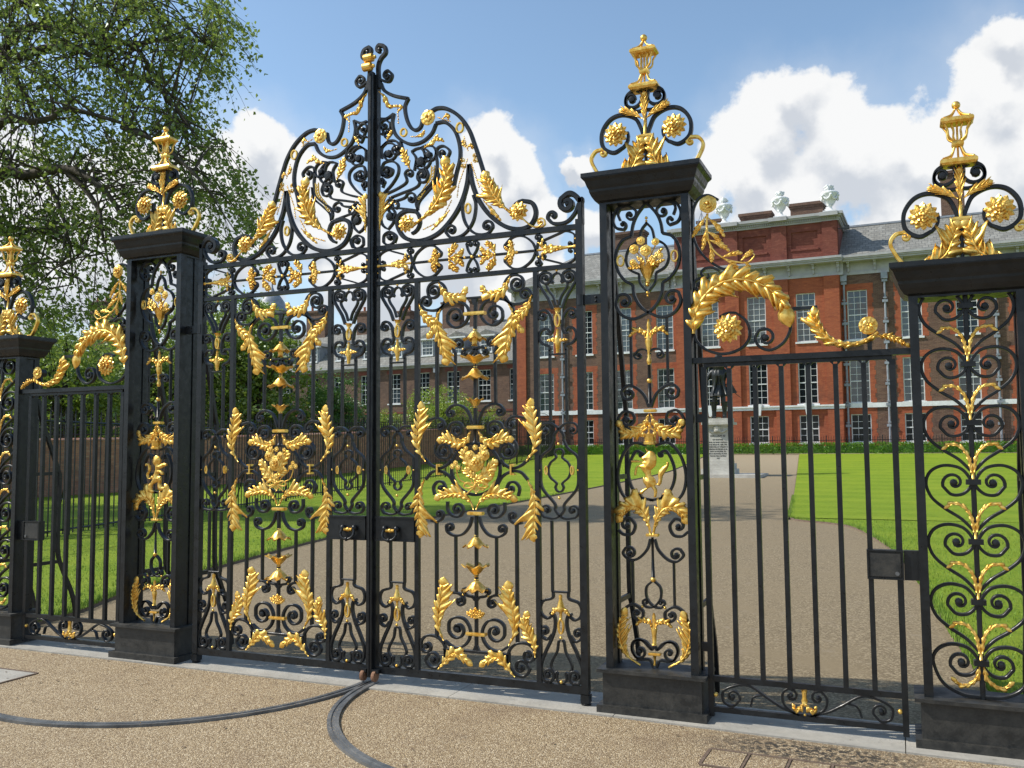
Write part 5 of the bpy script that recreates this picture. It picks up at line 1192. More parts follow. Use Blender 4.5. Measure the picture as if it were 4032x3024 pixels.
    # fan of scrollwork by the meeting bar
    fan = [([(905, 900), (950, 850), (985, 790), (985, 740), (950, 715), (905, 725), (890, 760)], (925, 775)), ([(920, 905), (990, 870), (1035, 835), (1025, 790)], (1052, 790)), ([(935, 930), (1010, 900), (1085, 870), (1110, 840), (1100, 790)], (1128, 795)),
           ([(945, 955), (1020, 930), (1040, 905)], (1060, 932)), ([(885, 640), (930, 600), (975, 600), (1005, 640)], (972, 648)), ([(1000, 600), (1010, 640)], (985, 640)), ([(890, 700), (890, 640), (915, 610)], (932, 672)), ([(1080, 770), (1090, 700), (1065, 660)], (1118, 718)), ([(1150, 720), (1135, 660), (1120, 640), (1150, 625)], (1165, 680)),
           ([(886, 560), (930, 540), (940, 500), (915, 475)], (905, 508)), ([(890, 520), (915, 580), (940, 560)], (930, 545)), ([(930, 1000), (960, 1060), (930, 1110)], (938, 1035)), ([(965, 1190), (975, 1150), (940, 1125), (905, 1145), (900, 1185)], (938, 1160)), ([(895, 870), (905, 840), (895, 815)], (900, 835)),
           ([(940, 970), (975, 990), (985, 960), (950, 935)], (940, 968)), ([(1085, 745), (1130, 740), (1160, 790), (1150, 830)], (1125, 800)), ([(890, 800), (940, 800), (955, 765), (925, 750)], (915, 780))]
    for body, c_ in fan: I.scroll(sc(*body), c1=sc(c_)[0], t=.95, w=.0105)
    for q in ((925, 905), (945, 925), (962, 942), (975, 965)): I.bead(sc(q)[0], .007)
    I.bar(sc((886, 1000), (930, 985), (1010, 990), (1095, 1000)), .010, .016, sm=5, name='crest_bar')
    I.ring(sc((900, 915))[0], .010, .022, w=.006)
    # scroll heads by the hinge stile and on top
    I.scroll([(XS1 - .014, zt + .0), (XS1 - .014, zt + .16)] + sc((2045, 950), (2010, 912), (1975, 905), (1935, 935)), c1=sc((1968, 962))[0], t=1.05, w=.026, d=.045)
    I.scroll(sc((2035, 960), (2010, 1020), (1960, 1070), (1890, 1078), (1855, 1050)), c1=sc((1884, 1034))[0], t=.8, w=.017, d=.03)
    I.scroll(sc((884, 290), (872, 225), (870, 165), (885, 120), (912, 85), (905, 50), (875, 42)), c1=sc((880, 68))[0], t=.5, w=.021, d=.03)
    I.scroll(sc((884, 240), (905, 250), (935, 250), (950, 215), (930, 190)), c1=sc((922, 218))[0], t=.9, w=.013, d=.03)
    # wheel
    mb = MB(); mb.lathe([(.001, -.012), (.034, -.012), (.037, -.004), (.037, .012), (.001, .014)], .045, .02, .053, 18, axis='y'); rows = None
    mb.v = [(.045 + (y_ - .02), .03 + (x_ - .045) * 1, z_) for x_, y_, z_ in mb.v]
    I.put(mb, 'wheel', 'rust'); I.box(.02, .08, .02, .06, .075, .1, 'wheel_fork')
    # hinge strap reaching to the pier
    zh = ray_xz(2330, 1178, .06)[1]
    mb = MB(); mb.box(XS0 - .004, 1.71, .062, .10, zh - .03, zh + .03); mb.lathe([(.03, -.034), (.03, .034)], 1.556, .07, zh, 14); mb.ball(1.66, .058, zh + .012, .008); mb.ball(1.66, .058, zh - .014, .008); I.put(mb, 'hinge_strap', 'iron')
    if sx < 0:      # the cover bar and latch ornament belong to the left leaf
        mb = MB(); mb.box(-.024, .010, .020, .0495, .045, ZTOP + .01); mb.box(-.006, .004, .014, .0199, .06, ZTOP); I.put(mb, 'cover_bar', 'iron')
        mb = MB()
        for z_, x_ in ((ray_xz(1455, 228, .02)[1], -ray_xz(1455, 228, .02)[0]), (ray_xz(1455, 262, .02)[1], -ray_xz(1450, 262, .02)[0])):
            mb.lathe([(.001, -.05), (.013, -.05), (.013, -.028), (.03, -.026), (.03, .04), (.001, .042)], x_, .02, z_, 12, axis='y')
            mb.v = [(x_ + (y_ - .02), .02 + (xx_ - x_), zz_) if i >= len(mb.v) - 72 else (xx_, y_, zz_) for i, (xx_, y_, zz_) in enumerate(mb.v)]
        I.put(mb, 'latch_ornament', 'gold')
    return root
gate_leaf(1); gate_leaf(-1)
# ================================================================ PIERS
XA, XB, X4 = 1.711, 2.277, 3.48
HW = (XB - XA) / 2; AX = (XA + XB) / 2; DEP = .20
def pier(label, axis, sx, ztop, kind):
    root = thing('gate_pier', label, 'pier', (sx * axis, 0, 0), 'black iron piers of the gates'); I = Iron(root, 0, sx, YP)
    zb = .262; pw = .046
    mb = MB(); o = HW + .05; mb.box(-o, o, -.05, DEP + .05, -.02, .05); I.put(mb, 'plinth_step', 'plinth')
    mb = MB(); o = HW + .018; mb.box(-o, o, -.018, DEP + .018, .0505, .242); I.put(mb, 'plinth', 'plinth')
    mb = MB(); o = HW + .048; mb.box(-o, o, -.048, DEP + .048, .2425, zb); I.put(mb, 'plinth_cap', 'plinth')
    zc = ztop - .19
    for a in (-HW, HW - pw):
        I.box(a, a + pw, 0, .058, zb, zc, 'post'); I.box(a + .004, a + pw - .004, DEP - .05, DEP, zb, zc, 'post')
        I.box(a + .012, a + pw - .012, .0585, DEP - .0505, zb, zc, 'side_plate')
        for z in ():
            if z < zc - .2: I.box(a + .008, a + pw - .008, .0585, DEP - .0505, z, z + .035, 'strut')
    # cap: moulded plate, lofted rectangles
    prof = [(.0, 0), (.0, .012), (.022, .022), (.04, .05), (.05, .075), (.052, .09), (.06, .105), (.072, .14), (.088, .158), (.088, .163), (.092, .163), (.092, .19), (0, .1905)]
    mb = MB(); rows = []
    for o, h in prof[:-1]: rows.append([(-HW - o, -o, zc + h), (HW + o, -o, zc + h), (HW + o, DEP + o, zc + h), (-HW - o, DEP + o, zc + h)])
    b = mb.quadgrid(rows, closed_v=True); mb.f.append((b + 3, b + 2, b + 1, b)); k = b + 4 * (len(rows) - 1); mb.f.append((k, k + 1, k + 2, k + 3)); I.put(mb, 'cap', 'iron')
    # raking stays behind
    for a in (-HW + .01, HW - .035):
        pts = [(DEP, zc - .35), (DEP + .05, zc - .55), (.42, zc * .60), (.44, zc * .55), (.44, .75), (.5, .55), (.62, .28), (.66, .0)]
        mb = MB(); P = spline(pts, 4); rows = []
        for (y, z) in P: rows.append([(a, y, z), (a + .028, y, z), (a + .028, y + .028, z + .01), (a, y + .028, z + .01)])
        mb.quadgrid(rows, closed_v=True); I.put(mb, 'stay', 'iron')
        for z in (.62, 1.4): I.box(a + .004, a + .024, DEP, .45, z, z + .03, 'strut')
    if kind == 'heart':
        S = survey(3400, 1100, 632 / 545, .06, 3.75); I.y = .06
        zs = [S(p)[0][1] for p in ((342, 90), (348, 285), (355, 482), (362, 688), (370, 893), (381, 1100), (388, 1300))]
        pit = (zs[0] - zs[-1]) / 6
        I.bar([(0, zb), (0, zc)], .021, .02, name='rod')
        body = S((337, 250), (300, 215), (250, 185), (208, 150), (191, 105), (205, 65), (245, 43), (295, 48), (325, 78), (330, 105), (305, 133), (270, 137), (243, 112)); c1 = S((276, 98))[0]; c1 = (c1[0] * .985, c1[1])
        z_ref = zs[0]
        mir = [(-abs(a), b_) for a, b_ in body]; sc_ = (HW - pw - .006) / max(abs(a) for a, _ in mir)
        mir = [(a * sc_, b_) for a, b_ in mir]; c1 = (-abs(c1[0]) * sc_, c1[1])
        for i in range(7):
            dz = -i * pit + (zs[0] - z_ref)
            bb = [(a, q + dz) for a, q in mir]
            if i == 6: bb = [(-.012, zb + .012), (-.10, zb + .02), (-.19, zb + .075)] + bb[4:]
            if bb[3][1] > 0: I.scroll(bb, c1=(c1[0], c1[1] + dz), both=True, t=1.05, w=.0125, rend=.2)
            z = zs[0] - i * pit
            I.box(-.036, .036, YG - .036, YG + .012, z - .016, z + .012, 'collar')
            for m_ in (1, -1): I.bead((m_ * (HW - pw - .006), z + .02), .006, mat='iron', name='rivet')
            if i > 0:
                I.turned((0, z + .014), (0, z + .085), [(0, .010), (.5, .0095), (1, .007)], 'leaf_stem')
                I.leaf([(.008, z + .05), (.018, z + .13), (.055, z + .185), (.10, z + .20), (.138, z + .178)], .011, .011, 6, both=True, lift=.014, ang=(44, 34), prof=lambda t: .55)
        z = zs[-1]; I.leaf([(.01, z - .02), (.022, z - .075), (.06, z - .115), (.10, z - .122), (.138, z - .095)], .013, .013, 6, both=True, lift=.014, ang=(44, 34), prof=lambda t: .55)
    else:
        S7 = survey(2200, 100, 800 / 948, YP, AX); S8 = survey(2300, 1300, 700 / 749, YP, AX)
        def L7(*p): return S7(*p)
        xm = lambda pts, f: [(abs(a), b_) for a, b_ in pts]
        Z7 = lambda x, y: S7((x, y))[0]; Z8 = lambda x, y: S8((x, y))[0]
        off7 = (Z7(405, 915)[0] + Z7(403, 1250)[0]) / 2; off8 = (Z8(272, 862)[0] + Z8(285, 1363)[0] + Z8(260, 340)[0]) / 3
        l7 = lambda *p: [(a - off7, b_) for a, b_ in S7(*p)]; l8 = lambda *p: [(a - off8, b_) for a, b_ in S8(*p)]
        I.bar(l7((408, 818), (360, 880), (338, 930), (330, 985)), .015, .02, both=True, sm=6, name='quatrefoil_bar')
        I.bar(l7((330, 985), (285, 1010), (258, 1070), (265, 1140), (298, 1190), (337, 1212)), .015, .02, both=True, sm=6, name='quatrefoil_bar')
        I.scroll(l7((337, 1212), (345, 1265), (375, 1315), (420, 1345), (475, 1362), (530, 1340), (560, 1290), (550, 1245)), c1=l7((520, 1275))[0], both=True, t=.9, w=.014)
        I.scroll(l7((400, 828), (330, 828), (270, 855), (245, 905), (258, 945), (295, 955)), c1=l7((287, 930))[0], both=True, t=.45, w=.013)
        I.scroll(l7((278, 912), (268, 880), (285, 855), (320, 847), (350, 865)), c1=l7((325, 885))[0], both=True, t=.9, w=.011)
        I.ring(l7((280, 1100))[0], .021, .034, both=True, w=.009, d=.02)
        I.bar(l7((405, 920), (378, 955), (368, 1005)), .012, .016, both=True, sm=5, name='inner_bar'); I.bar(l7((368, 1005), (322, 1040), (305, 1092), (322, 1140), (366, 1162)), .012, .016, both=True, sm=5, name='inner_bar'); I.bar(l7((366, 1162), (372, 1205), (402, 1242)), .012, .016, both=True, sm=5, name='inner_bar')
        I.bead((0, Z7(405, 900)[1]), .010); I.bead((0, Z7(405, 914)[1]), .008); I.bead((0, Z7(405, 1250)[1]), .011); I.bead((0, Z7(405, 1264)[1]), .007)
        # vase of flowers
        I.bell((0, Z7(405, 1205)[1]), .118, .014, .062, name='vase', k=10); I.bead((0, Z7(405, 1212)[1]), .012)
        zv = Z7(405, 1130)[1]
        mb = MB()
        for x, z, r in ((0, .10, .035), (-.075, .115, .03), (-.03, .165, .026), (.062, .15, .024), (.09, .06, .02), (-.085, .03, .022)):
            I.y = YP - .02; I.rosette((x, zv + z), r, name='flower', layers=((1, 6, 0), (.5, 5, .3)), round_=True)
            mb.tube([(q[0], YP - .006, q[1]) for q in spline([(0, zv - .01), (x * .4, zv + z * .5), (x, zv + z)], 4)], .004, 5)
        I.put(mb, 'stalks', 'gold', smooth=True)
        for x, z in ((.11, .03), (.10, .10), (.04, .06), (-.05, .06), (-.11, .0), (.075, .02)): I.leaf([(x * .2, zv), (x * .6, zv + z * .6), (x, zv + z)], .012, .012, 4, name='leaf', lift=.012)
        I.y = YP
        xb = abs(l7((497, 1500))[0][0]); zt1 = Z7(495, 1358)[1]; zt2 = Z8(342, 236)[1]
        I.bar([(xb, zt1), (xb, zt2)], .012, .014, both=True)
        z0, z1 = Z7(405, 1585)[1], Z7(405, 1372)[1]
        I.turned((0, z0), (0, z1), [(0, .008), (.04, .014), (.1, .016), (.16, .009), (.3, .012), (.5, .024), (.66, .018), (.7, .01), (.76, .013), (.8, .009), (.86, .012), (.92, .008), (1, .005)], 'finial_stem')
        I.leaf([(.012, z0 + .15), (.03, z0 + .20), (.075, z0 + .215), (.118, z0 + .19)], .018, .012, 5, both=True, name='leaf')
        I.scroll(l7((405, 1535), (430, 1512), (462, 1512), (482, 1535)), c1=l7((463, 1537))[0], both=True, t=1.0, w=.009)
        I.turned((0, Z8(258, 310)[1]), (0, Z8(258, 100)[1]), [(0, .012), (.5, .010), (1, .008)], 'rod', 0, 'iron'); I.bead((0, Z8(258, 215)[1]), .017); I.bead((0, Z8(258, 212)[1]), .013)
        I.scroll(l8((266, 325), (285, 275), (315, 243), (352, 228), (380, 248), (378, 275)), c1=l8((352, 262))[0], both=True, t=.9, w=.013)
        I.collar((0, Z8(260, 340)[1]), .07, .018, .04)
        I.leaf(l8((266, 350), (285, 395), (325, 428), (370, 430), (400, 385)), .028, .022, 9, both=True)
        I.scroll(l8((330, 415), (395, 412), (402, 370), (375, 338), (340, 345)), c1=l8((363, 374))[0], both=True, t=.9, w=.012)
        zc2 = Z8(260, 450)[1]
        mb = MB(); mb.lathe([(.030, -.048), (.040, -.044), (.040, -.03), (.034, -.026), (.036, 0), (.044, .02)], 0, YP - .02, zc2, 16)
        for a in (-.035, 0, .035): mb.tube([(q[0], YP - .04, q[1]) for q in spline([(a, zc2 + .0), (a * 1.2, zc2 + .03), (a * .3, zc2 + .055)], 4)], .006, 6); mb.ball(a, YP - .045, zc2 + .018, .011)
        mb.ball(0, YP - .02, zc2 + .065, .011); mb.box(-.004, .004, YP - .026, YP - .014, zc2 + .07, zc2 + .09); I.put(mb, 'crown', 'gold')
        I.scroll(l8((300, 520), (330, 510), (358, 560), (366, 615), (350, 670), (315, 705), (270, 715), (262, 716)), c0=l8((308, 525))[0], both=True, t=.9, w=.012, rend=.4)
        I.scroll(l8((285, 485), (340, 475), (385, 520), (408, 580), (412, 640), (395, 695), (350, 735), (318, 722)), c1=l8((328, 706))[0], both=True, t=.7, w=.012)
        I.leaf(l8((278, 862), (290, 800), (325, 752), (375, 752), (418, 805)), .040, .022, 10, both=True, stem=.008)
        I.scroll(l8((420, 850), (395, 868), (360, 862), (345, 825), (365, 795)), c1=l8((379, 826))[0], both=True, t=.7, w=.013)
        I.collar((0, Z8(272, 862)[1]), .07, .018, .04)
        I.turned((0, Z8(275, 1045)[1]), (0, Z8(272, 872)[1]), [(0, .012), (.5, .008), (1, .008)], 'rod', 0, 'iron'); I.bead((0, Z8(279, 1050)[1]), .017)
        I.scroll(l8((282, 880), (297, 925), (335, 965), (372, 975), (402, 950), (390, 925)), c1=l8((372, 946))[0], both=True, t=.9, w=.012)
        xb = abs(l8((363, 1050))[0][0]); I.bar([(xb, Z8(363, 975)[1]), (xb, Z8(363, 1168)[1])], .011, .014, both=True)
        I.scroll(l8((279, 1055), (306, 1085), (306, 1130), (280, 1162), (248, 1165), (232, 1148)), c1=l8((246, 1145))[0], both=True, t=.8, w=.010)
        I.bead(l8((326, 1168))[0], .009, both=True)
        I.scroll(l8((420, 1230), (400, 1185), (365, 1165), (328, 1185), (325, 1210)), c1=l8((350, 1203))[0], both=True, t=.95, w=.013)
        I.leaf(l8((342, 1418), (400, 1385), (428, 1330), (428, 1260), (402, 1192)), .040, .012, 11, both=True, stem=.008)
        z0, z1 = Z8(285, 1325)[1], Z8(280, 1190)[1]
        I.turned((0, z0), (0, z1), [(0, .018), (.05, .012), (.3, .014), (.5, .020), (.6, .012), (.66, .015), (.72, .009), (.78, .013), (.84, .009), (.9, .011), (1, .005)], 'finial_stem')
        I.leaf([(.012, z0 + .10), (.03, z0 + .135), (.075, z0 + .14), (.105, z0 + .12)], .018, .012, 5, both=True, name='leaf')
        I.scroll(l8((290, 1420), (305, 1390), (350, 1395), (378, 1365), (372, 1325), (335, 1312), (295, 1345), (283, 1330)), c0=None, both=True, t=.9, w=.011); I.scroll(l8((292, 1345), (320, 1316), (358, 1316), (378, 1350), (365, 1388)), c1=l8((345, 1362))[0], both=True, t=.85, w=.011)
        I.collar((0, Z8(285, 1363)[1]), .07, .016, .036); I.turned((0, Z8(288, 1412)[1]), (0, Z8(286, 1370)[1]), [(0, .004), (.1, .010), (.3, .005), (1, .010)], 'drop')
        # heraldic beast, modelled in relief from its outline
        if kind == 'unicorn':
            cv = survey(2400, 1650, 320 / 870, YP, AX); T = lambda L_: [(a - off8, b_) for a, b_ in cv(*L_)]
            polys = [[(343, 300), (388, 343), (366, 362)],
                     [(310, 410), (340, 385), (365, 362), (385, 340), (415, 338), (445, 355), (468, 390), (472, 440), (462, 500), (430, 535), (408, 548), (410, 590), (440, 622), (462, 655), (464, 690), (456, 720), (478, 750), (474, 800), (466, 840), (438, 840), (443, 790), (438, 762), (410, 728), (385, 740), (350, 770), (320, 803), (288, 806), (293, 768), (328, 746), (360, 733), (352, 715), (328, 680), (320, 640), (330, 612), (355, 622), (348, 595), (322, 560), (298, 522), (272, 514), (262, 540), (257, 602), (233, 607), (229, 570), (242, 520), (260, 497), (295, 488), (325, 476), (290, 467), (240, 468), (198, 467), (192, 438), (240, 434), (288, 442), (322, 458), (342, 442), (318, 447), (306, 430)],
                     [(452, 672), (480, 690), (490, 640), (483, 600), (490, 555), (530, 510), (573, 485), (578, 448), (607, 468), (592, 520), (562, 570), (537, 610), (532, 640), (522, 690), (502, 717), (485, 712), (460, 702)]]; nm = 'unicorn_figure'
        else:
            cv = survey(520, 1700, 180 / 612, YP, -AX); T = lambda L_: [(-a, b_) for a, b_ in cv(*L_)]
            polys = [[(305, 370), (315, 335), (350, 310), (395, 330), (412, 370), (405, 410), (388, 438), (420, 425), (460, 412), (492, 425), (490, 457), (455, 467), (420, 487), (382, 502), (420, 520), (447, 550), (442, 580), (410, 577), (395, 555), (372, 567), (378, 587), (412, 592), (417, 640), (407, 690), (432, 730), (467, 745), (462, 768), (400, 797), (373, 777), (363, 730), (368, 672), (345, 682), (302, 702), (287, 740), (292, 768), (322, 800), (290, 827), (243, 802), (233, 760), (243, 700), (273, 680), (293, 640), (288, 600), (318, 560), (333, 510), (333, 460), (313, 440), (301, 410)],
                     [(305, 598), (270, 642), (232, 633), (212, 592), (217, 548), (242, 528), (238, 462), (225, 442), (212, 467), (196, 452), (208, 418), (242, 422), (268, 453), (271, 512), (253, 547), (241, 580), (247, 608), (265, 617), (292, 588)]]; nm = 'lion_figure'
        PL = [T(p) for p in polys]; segs = [(p[i], p[(i + 1) % len(p)]) for p in PL for i in range(len(p))]
        x0, x1 = min(q[0] for p in PL for q in p), max(q[0] for p in PL for q in p); z0, z1 = min(q[1] for p in PL for q in p), max(q[1] for p in PL for q in p); st_ = .0026
        nx_, nz_ = int((x1 - x0) / st_) + 3, int((z1 - z0) / st_) + 3
        def pin(p, x, z):
            c = False; j = len(p) - 1
            for i in range(len(p)):
                if (p[i][1] > z) != (p[j][1] > z) and x < (p[j][0] - p[i][0]) * (z - p[i][1]) / (p[j][1] - p[i][1]) + p[i][0]: c = not c
                j = i
            return c
        H_ = {}
        for i in range(nx_):
            for j in range(nz_):
                x, z = x0 - st_ + i * st_, z0 - st_ + j * st_
                if any(pin(p, x, z) for p in PL):
                    d2 = 1.0
                    for (ax_, az_), (bx_, bz_) in segs:
                        ux, uz = bx_ - ax_, bz_ - az_; t = max(0, min(1, ((x - ax_) * ux + (z - az_) * uz) / (ux * ux + uz * uz + 1e-12))); dd = (x - ax_ - ux * t) ** 2 + (z - az_ - uz * t) ** 2
                        if dd < d2: d2 = dd
                    H_[(i, j)] = min(.026, .0045 + .95 * math.sqrt(math.sqrt(d2) * .014))
        mb = MB(); fi, bi = {}, {}
        for (i, j), hgt in H_.items():
            x, z = x0 - st_ + i * st_, z0 - st_ + j * st_; fi[(i, j)] = len(mb.v); mb.v.append((x, YP - .012 - hgt, z)); bi[(i, j)] = len(mb.v); mb.v.append((x, YP - .010, z))
        cells = {(i, j) for (i, j) in H_ if all(k in H_ for k in ((i + 1, j), (i, j + 1), (i + 1, j + 1)))}
        for i, j in cells:
            q = [(i, j), (i + 1, j), (i + 1, j + 1), (i, j + 1)]; mb.f.append(tuple(fi[k] for k in q)); mb.f.append(tuple(bi[k] for k in reversed(q)))
            for (a_, b2), nb in (((q[0], q[1]), (i, j - 1)), ((q[1], q[2]), (i + 1, j)), ((q[2], q[3]), (i, j + 1)), ((q[3], q[0]), (i - 1, j))):
                if nb not in cells: mb.f.append((fi[b2], fi[a_], bi[a_], bi[b2]))
        I.put(mb, nm, 'gold', smooth=True)
    # finial: scrolled cresting and gilded lantern
    fz = zc + .1905; y0 = I.y; I.y = DEP / 2
    S = survey(2200, 100, 800 / 948, DEP / 2, AX); fo = S((402, 430))[0][0]
    base7 = S((402, 650))[0][1]; dzf = ztop - 3.328
    f7 = lambda *p: [(a - fo, b_ + dzf) for a, b_ in S(*p)]
    h = lambda y: f7((402, y))[0][1]
    fin = I.put(MB().tube([(0, I.y, fz - .02), (0, I.y, h(300))], .011, 8), 'finial', 'iron'); I.par = fin
    lp = f7((552, 622), (500, 628), (460, 606), (430, 570), (416, 530)); lp[0] = (lp[0][0] + .02, fz + .008); lp[1] = (lp[1][0] + .01, fz + .014); lp[2] = (lp[2][0], min(lp[2][1], fz + .06))
    I.leaf(lp, .026, .050, 7, both=True, lift=.045, stem=.009, prof=lambda t: .35 + .8 * math.sin(math.pi * min(1, t * 1.05)))
    mb_pts = f7((560, 622), (620, 618), (662, 590), (672, 550), (650, 522), (622, 520)); mb_pts[0] = (mb_pts[0][0], fz + .010); mb_pts[1] = (mb_pts[1][0], fz + .016); I.scroll(mb_pts, c1=f7((613, 540))[0], both=True, t=.9, w=.020, d=.026, mat='gold', name='gilt_scroll')
    I.collar((0, h(518)), .085, .02, .04)
    I.scroll(f7((410, 520), (425, 470), (450, 420), (510, 385), (570, 390), (612, 440), (610, 510), (560, 552), (510, 540)), c1=f7((545, 480))[0], both=True, t=.2, w=.018, d=.028, snub=False, rend=.9)
    I.rosette(f7((540, 475))[0], .080, both=True, y=I.y - .02, layers=((1, 12, 0), (.8, 10, .3), (.56, 8, .1), (.34, 5, .5)))
    I.scroll(f7((402, 395), (445, 388), (488, 350), (485, 305), (450, 288), (418, 305)), c1=f7((460, 328))[0], both=True, t=1.1, w=.014, d=.024)
    I.leaf([(0, h(450)), (0, h(385)), (0, h(322))], .026, .026, 5, name='leaf', lift=.02, y=I.y - .024, ang=(30, 20), prof=lambda t: .25 + .8 * math.sin(math.pi * t))
    I.leaf(f7((412, 438), (450, 405), (510, 368)), .024, .024, 5, both=True, name='leaf', lift=.018, y=I.y - .024, ang=(30, 20), prof=lambda t: .25 + .8 * math.sin(math.pi * t))
    I.turned((0, h(515)), (0, h(430)), [(0, .014), (.5, .012), (1, .008)], 'stem')
    # lantern
    def plate(za, zb_, w1, w2):
        mb = MB(); r = [(w1 * .86, za), (w1, za + (zb_ - za) * .35), (w1, zb_ - (zb_ - za) * .3), (w2, zb_)]
        rows = [[(-q, I.y - q * .62, z), (q, I.y - q * .62, z), (q, I.y + q * .62, z), (-q, I.y + q * .62, z)] for q, z in r]
        b = mb.quadgrid(rows, closed_v=True); mb.f += [(b + 3, b + 2, b + 1, b), (b + 12, b + 13, b + 14, b + 15)]; return mb
    I.put(plate(h(304), h(279), .094, .086), 'lantern_base', 'gold'); I.put(plate(h(226), h(205), .031, .027), 'lantern_collar', 'gold'); I.put(plate(h(135), h(112), .084, .077), 'lantern_top', 'gold')
    mb = MB(); mb.tube([(0, I.y, h(280)), (0, I.y, h(112))], .0065, 6)
    for ux in (-1, 1):
        for uy in (-1, 1):
            mb.tube([(ux * q, I.y + uy * q * .6, z) for q, z in spline([(.078, h(278)), (.036, h(262)), (.016, h(226))], 5)], .007, 6)
            mb.tube([(ux * q, I.y + uy * q * .6, z) for q, z in spline([(.018, h(205)), (.044, h(187)), (.050, h(158)), (.066, h(136))], 5)], .0065, 6)
            mb.tube([(ux * q, I.y + uy * q * .6, z) for q, z in spline([(.008, h(205)), (.020, h(187)), (.018, h(158)), (.028, h(136))], 5)], .0055, 6)
            mb.tube([(ux * q, I.y + uy * q * .6, z) for q, z in spline([(.066, h(112)), (.028, h(98)), (.006, h(74))], 5)], .0065, 6)
    I.put(mb, 'lantern_cage', 'gold', smooth=True)
    mb = MB(); mb.ball(0, I.y, h(58), .023, 14); I.put(mb, 'ball', 'gold', smooth=True)
    I.par = None; I.y = y0
    return root
pier('tall black gate pier with gilded rearing unicorn panel, right of the main gates', AX, 1, 3.328, 'unicorn')
pier('tall black gate pier with gilded lion panel, left of the main gates', AX, -1, 3.328, 'lion')
pier('lower black pier with stacked heart scrolls at the right edge', 3.48 + HW, 1, 2.60, 'heart')
pier('lower black pier with heart scrolls cut off by the left edge', 3.48 + HW, -1, 2.60, 'heart')

# ================================================================ WICKETS AND OVERTHROWS
def wicket(sx):
    side = 'right' if sx > 0 else 'left'
    root = thing('wicket_gate', 'narrow black barred wicket gate with lock box, %s' % ('between unicorn pier and right edge pier' if sx > 0 else 'left of the lion pier'), 'gate', (0, 0, 0), 'wicket gates')
    I = Iron(root, 0, sx, .055); x0, x1 = 2.338, 3.385; zt, zr, zb = 2.083, .262, .085
    n = 7; xs = [x0 + (x1 - x0) * i / n for i in range(n + 1)]
    for i, x in enumerate(xs):
        if i in (0, n): I.box(x - .016, x + .016, .038, .072, .03, zt, 'stile')
        else:
            I.box(x - .0135, x + .0135, .041, .069, zr, zt - .012, 'bar')
    I.box(x0 - .0, x1, .041, .069, zt, zt + .028, 'rail'); I.box(x0 + .014, x1 - .014, .041, .069, zr - .032, zr, 'rail'); I.box(x0 + .014, x1 - .014, .041, .069, zb - .03, zb, 'rail')
    for x in xs[:-1]:    # little coved heads between the bars
        I.put(MB().prism([(x + .011, zt), (x + .03, zt), (x + .011, zt - .02)], .045, .065), 'fillet', 'iron')
    for x in xs[1:]: I.put(MB().prism([(x - .011, zt), (x - .011, zt - .02), (x - .03, zt)], .045, .065), 'fillet', 'iron')
    S = survey(2700, 2000, 1000 / 1620, .055); I.y = .055
    xc = (x0 + x1) / 2
    P = lambda L_: [(a, b_) for a, b_ in L_]
    I.scroll([(.01, zb + .004), (.05, zb + .006), (.11, zb + .05), (.12, zb + .105), (.09, zb + .14), (.055, zb + .135)], c1=(.072, zb + .105), ax=xc, both=True, t=.9, w=.010)
    I.scroll([(.03, zb + .002), (.12, zb + .03), (.2, zb + .075), (.30, zb + .135), (.38, zb + .13), (.455, zb + .09), (.45, zb + .03), (.40, zb + .012), (.36, zb + .05)], c1=(.40, zb + .065), ax=xc, both=True, t=.9, w=.010)
    I.bar([(.23, zb + .09), (.28, zb + .075), (.30, zb + .02)], .009, .014, xc, True, sm=5)
    z = zb + .145
    I.turned((0, z - .09), (0, z), [(0, .012), (.3, .018), (.5, .012), (.8, .014), (1, .018)], 'drop', xc)
    I.leaf([(.004, z - .07), (.02, z - .10), (.045, z - .115), (.06, z - .095)], .014, .014, 4, xc, True, name='leaf'); I.bead((0, z - .14), .008, xc)
    I.bead((x0 + .026, .155), .014); I.bead((x1 - .026, .16), .014)
    # lock box with keeper reaching to the pier
    bz0, bz1 = ray_xz(3430, 2278, .04)[1], ray_xz(3430, 2163, .04)[1]; bx0, bx1 = xs[-2] - .018, xs[-1] + .02
    mb = MB(); mb.box(bx0, bx1, .03, .08, bz0, bz1); lk = I.put(mb, 'lock_box', 'iron')
    mb = MB()
    for a in ((bx0, bx1, bz0, bz0 + .008), (bx0, bx1, bz1 - .008, bz1), (bx0, bx0 + .008, bz0 + .008, bz1 - .008), (bx1 - .008, bx1, bz0 + .008, bz1 - .008)): mb.box(a[0], a[1], .022, .0299, a[2], a[3])
    I.put(mb, 'lock_rim', 'iron', lk)
    I.put(MB().box(bx0 + .016, bx1 - .016, .026, .0299, bz0 + .016, bz1 - .016), 'lock_panel', 'plinth', lk)
    mb = MB(); mb.lathe([(.011, -.004), (.011, .004)], bx1 - .034, .022, bz0 + .034, 12, axis='y'); I.put(mb, 'keyhole', 'track', lk)
    I.box(bx1 + .001, X4, .035, .075, bz0, bz1, 'keeper')
    # bottom hinge
    I.box(x0 - .05, x0 - .014, .04, .07, 1.75, 1.8, 'hinge'); I.box(x0 - .05, x0 - .014, .04, .07, .4, .45, 'hinge')
    return root
wicket(1); wicket(-1)
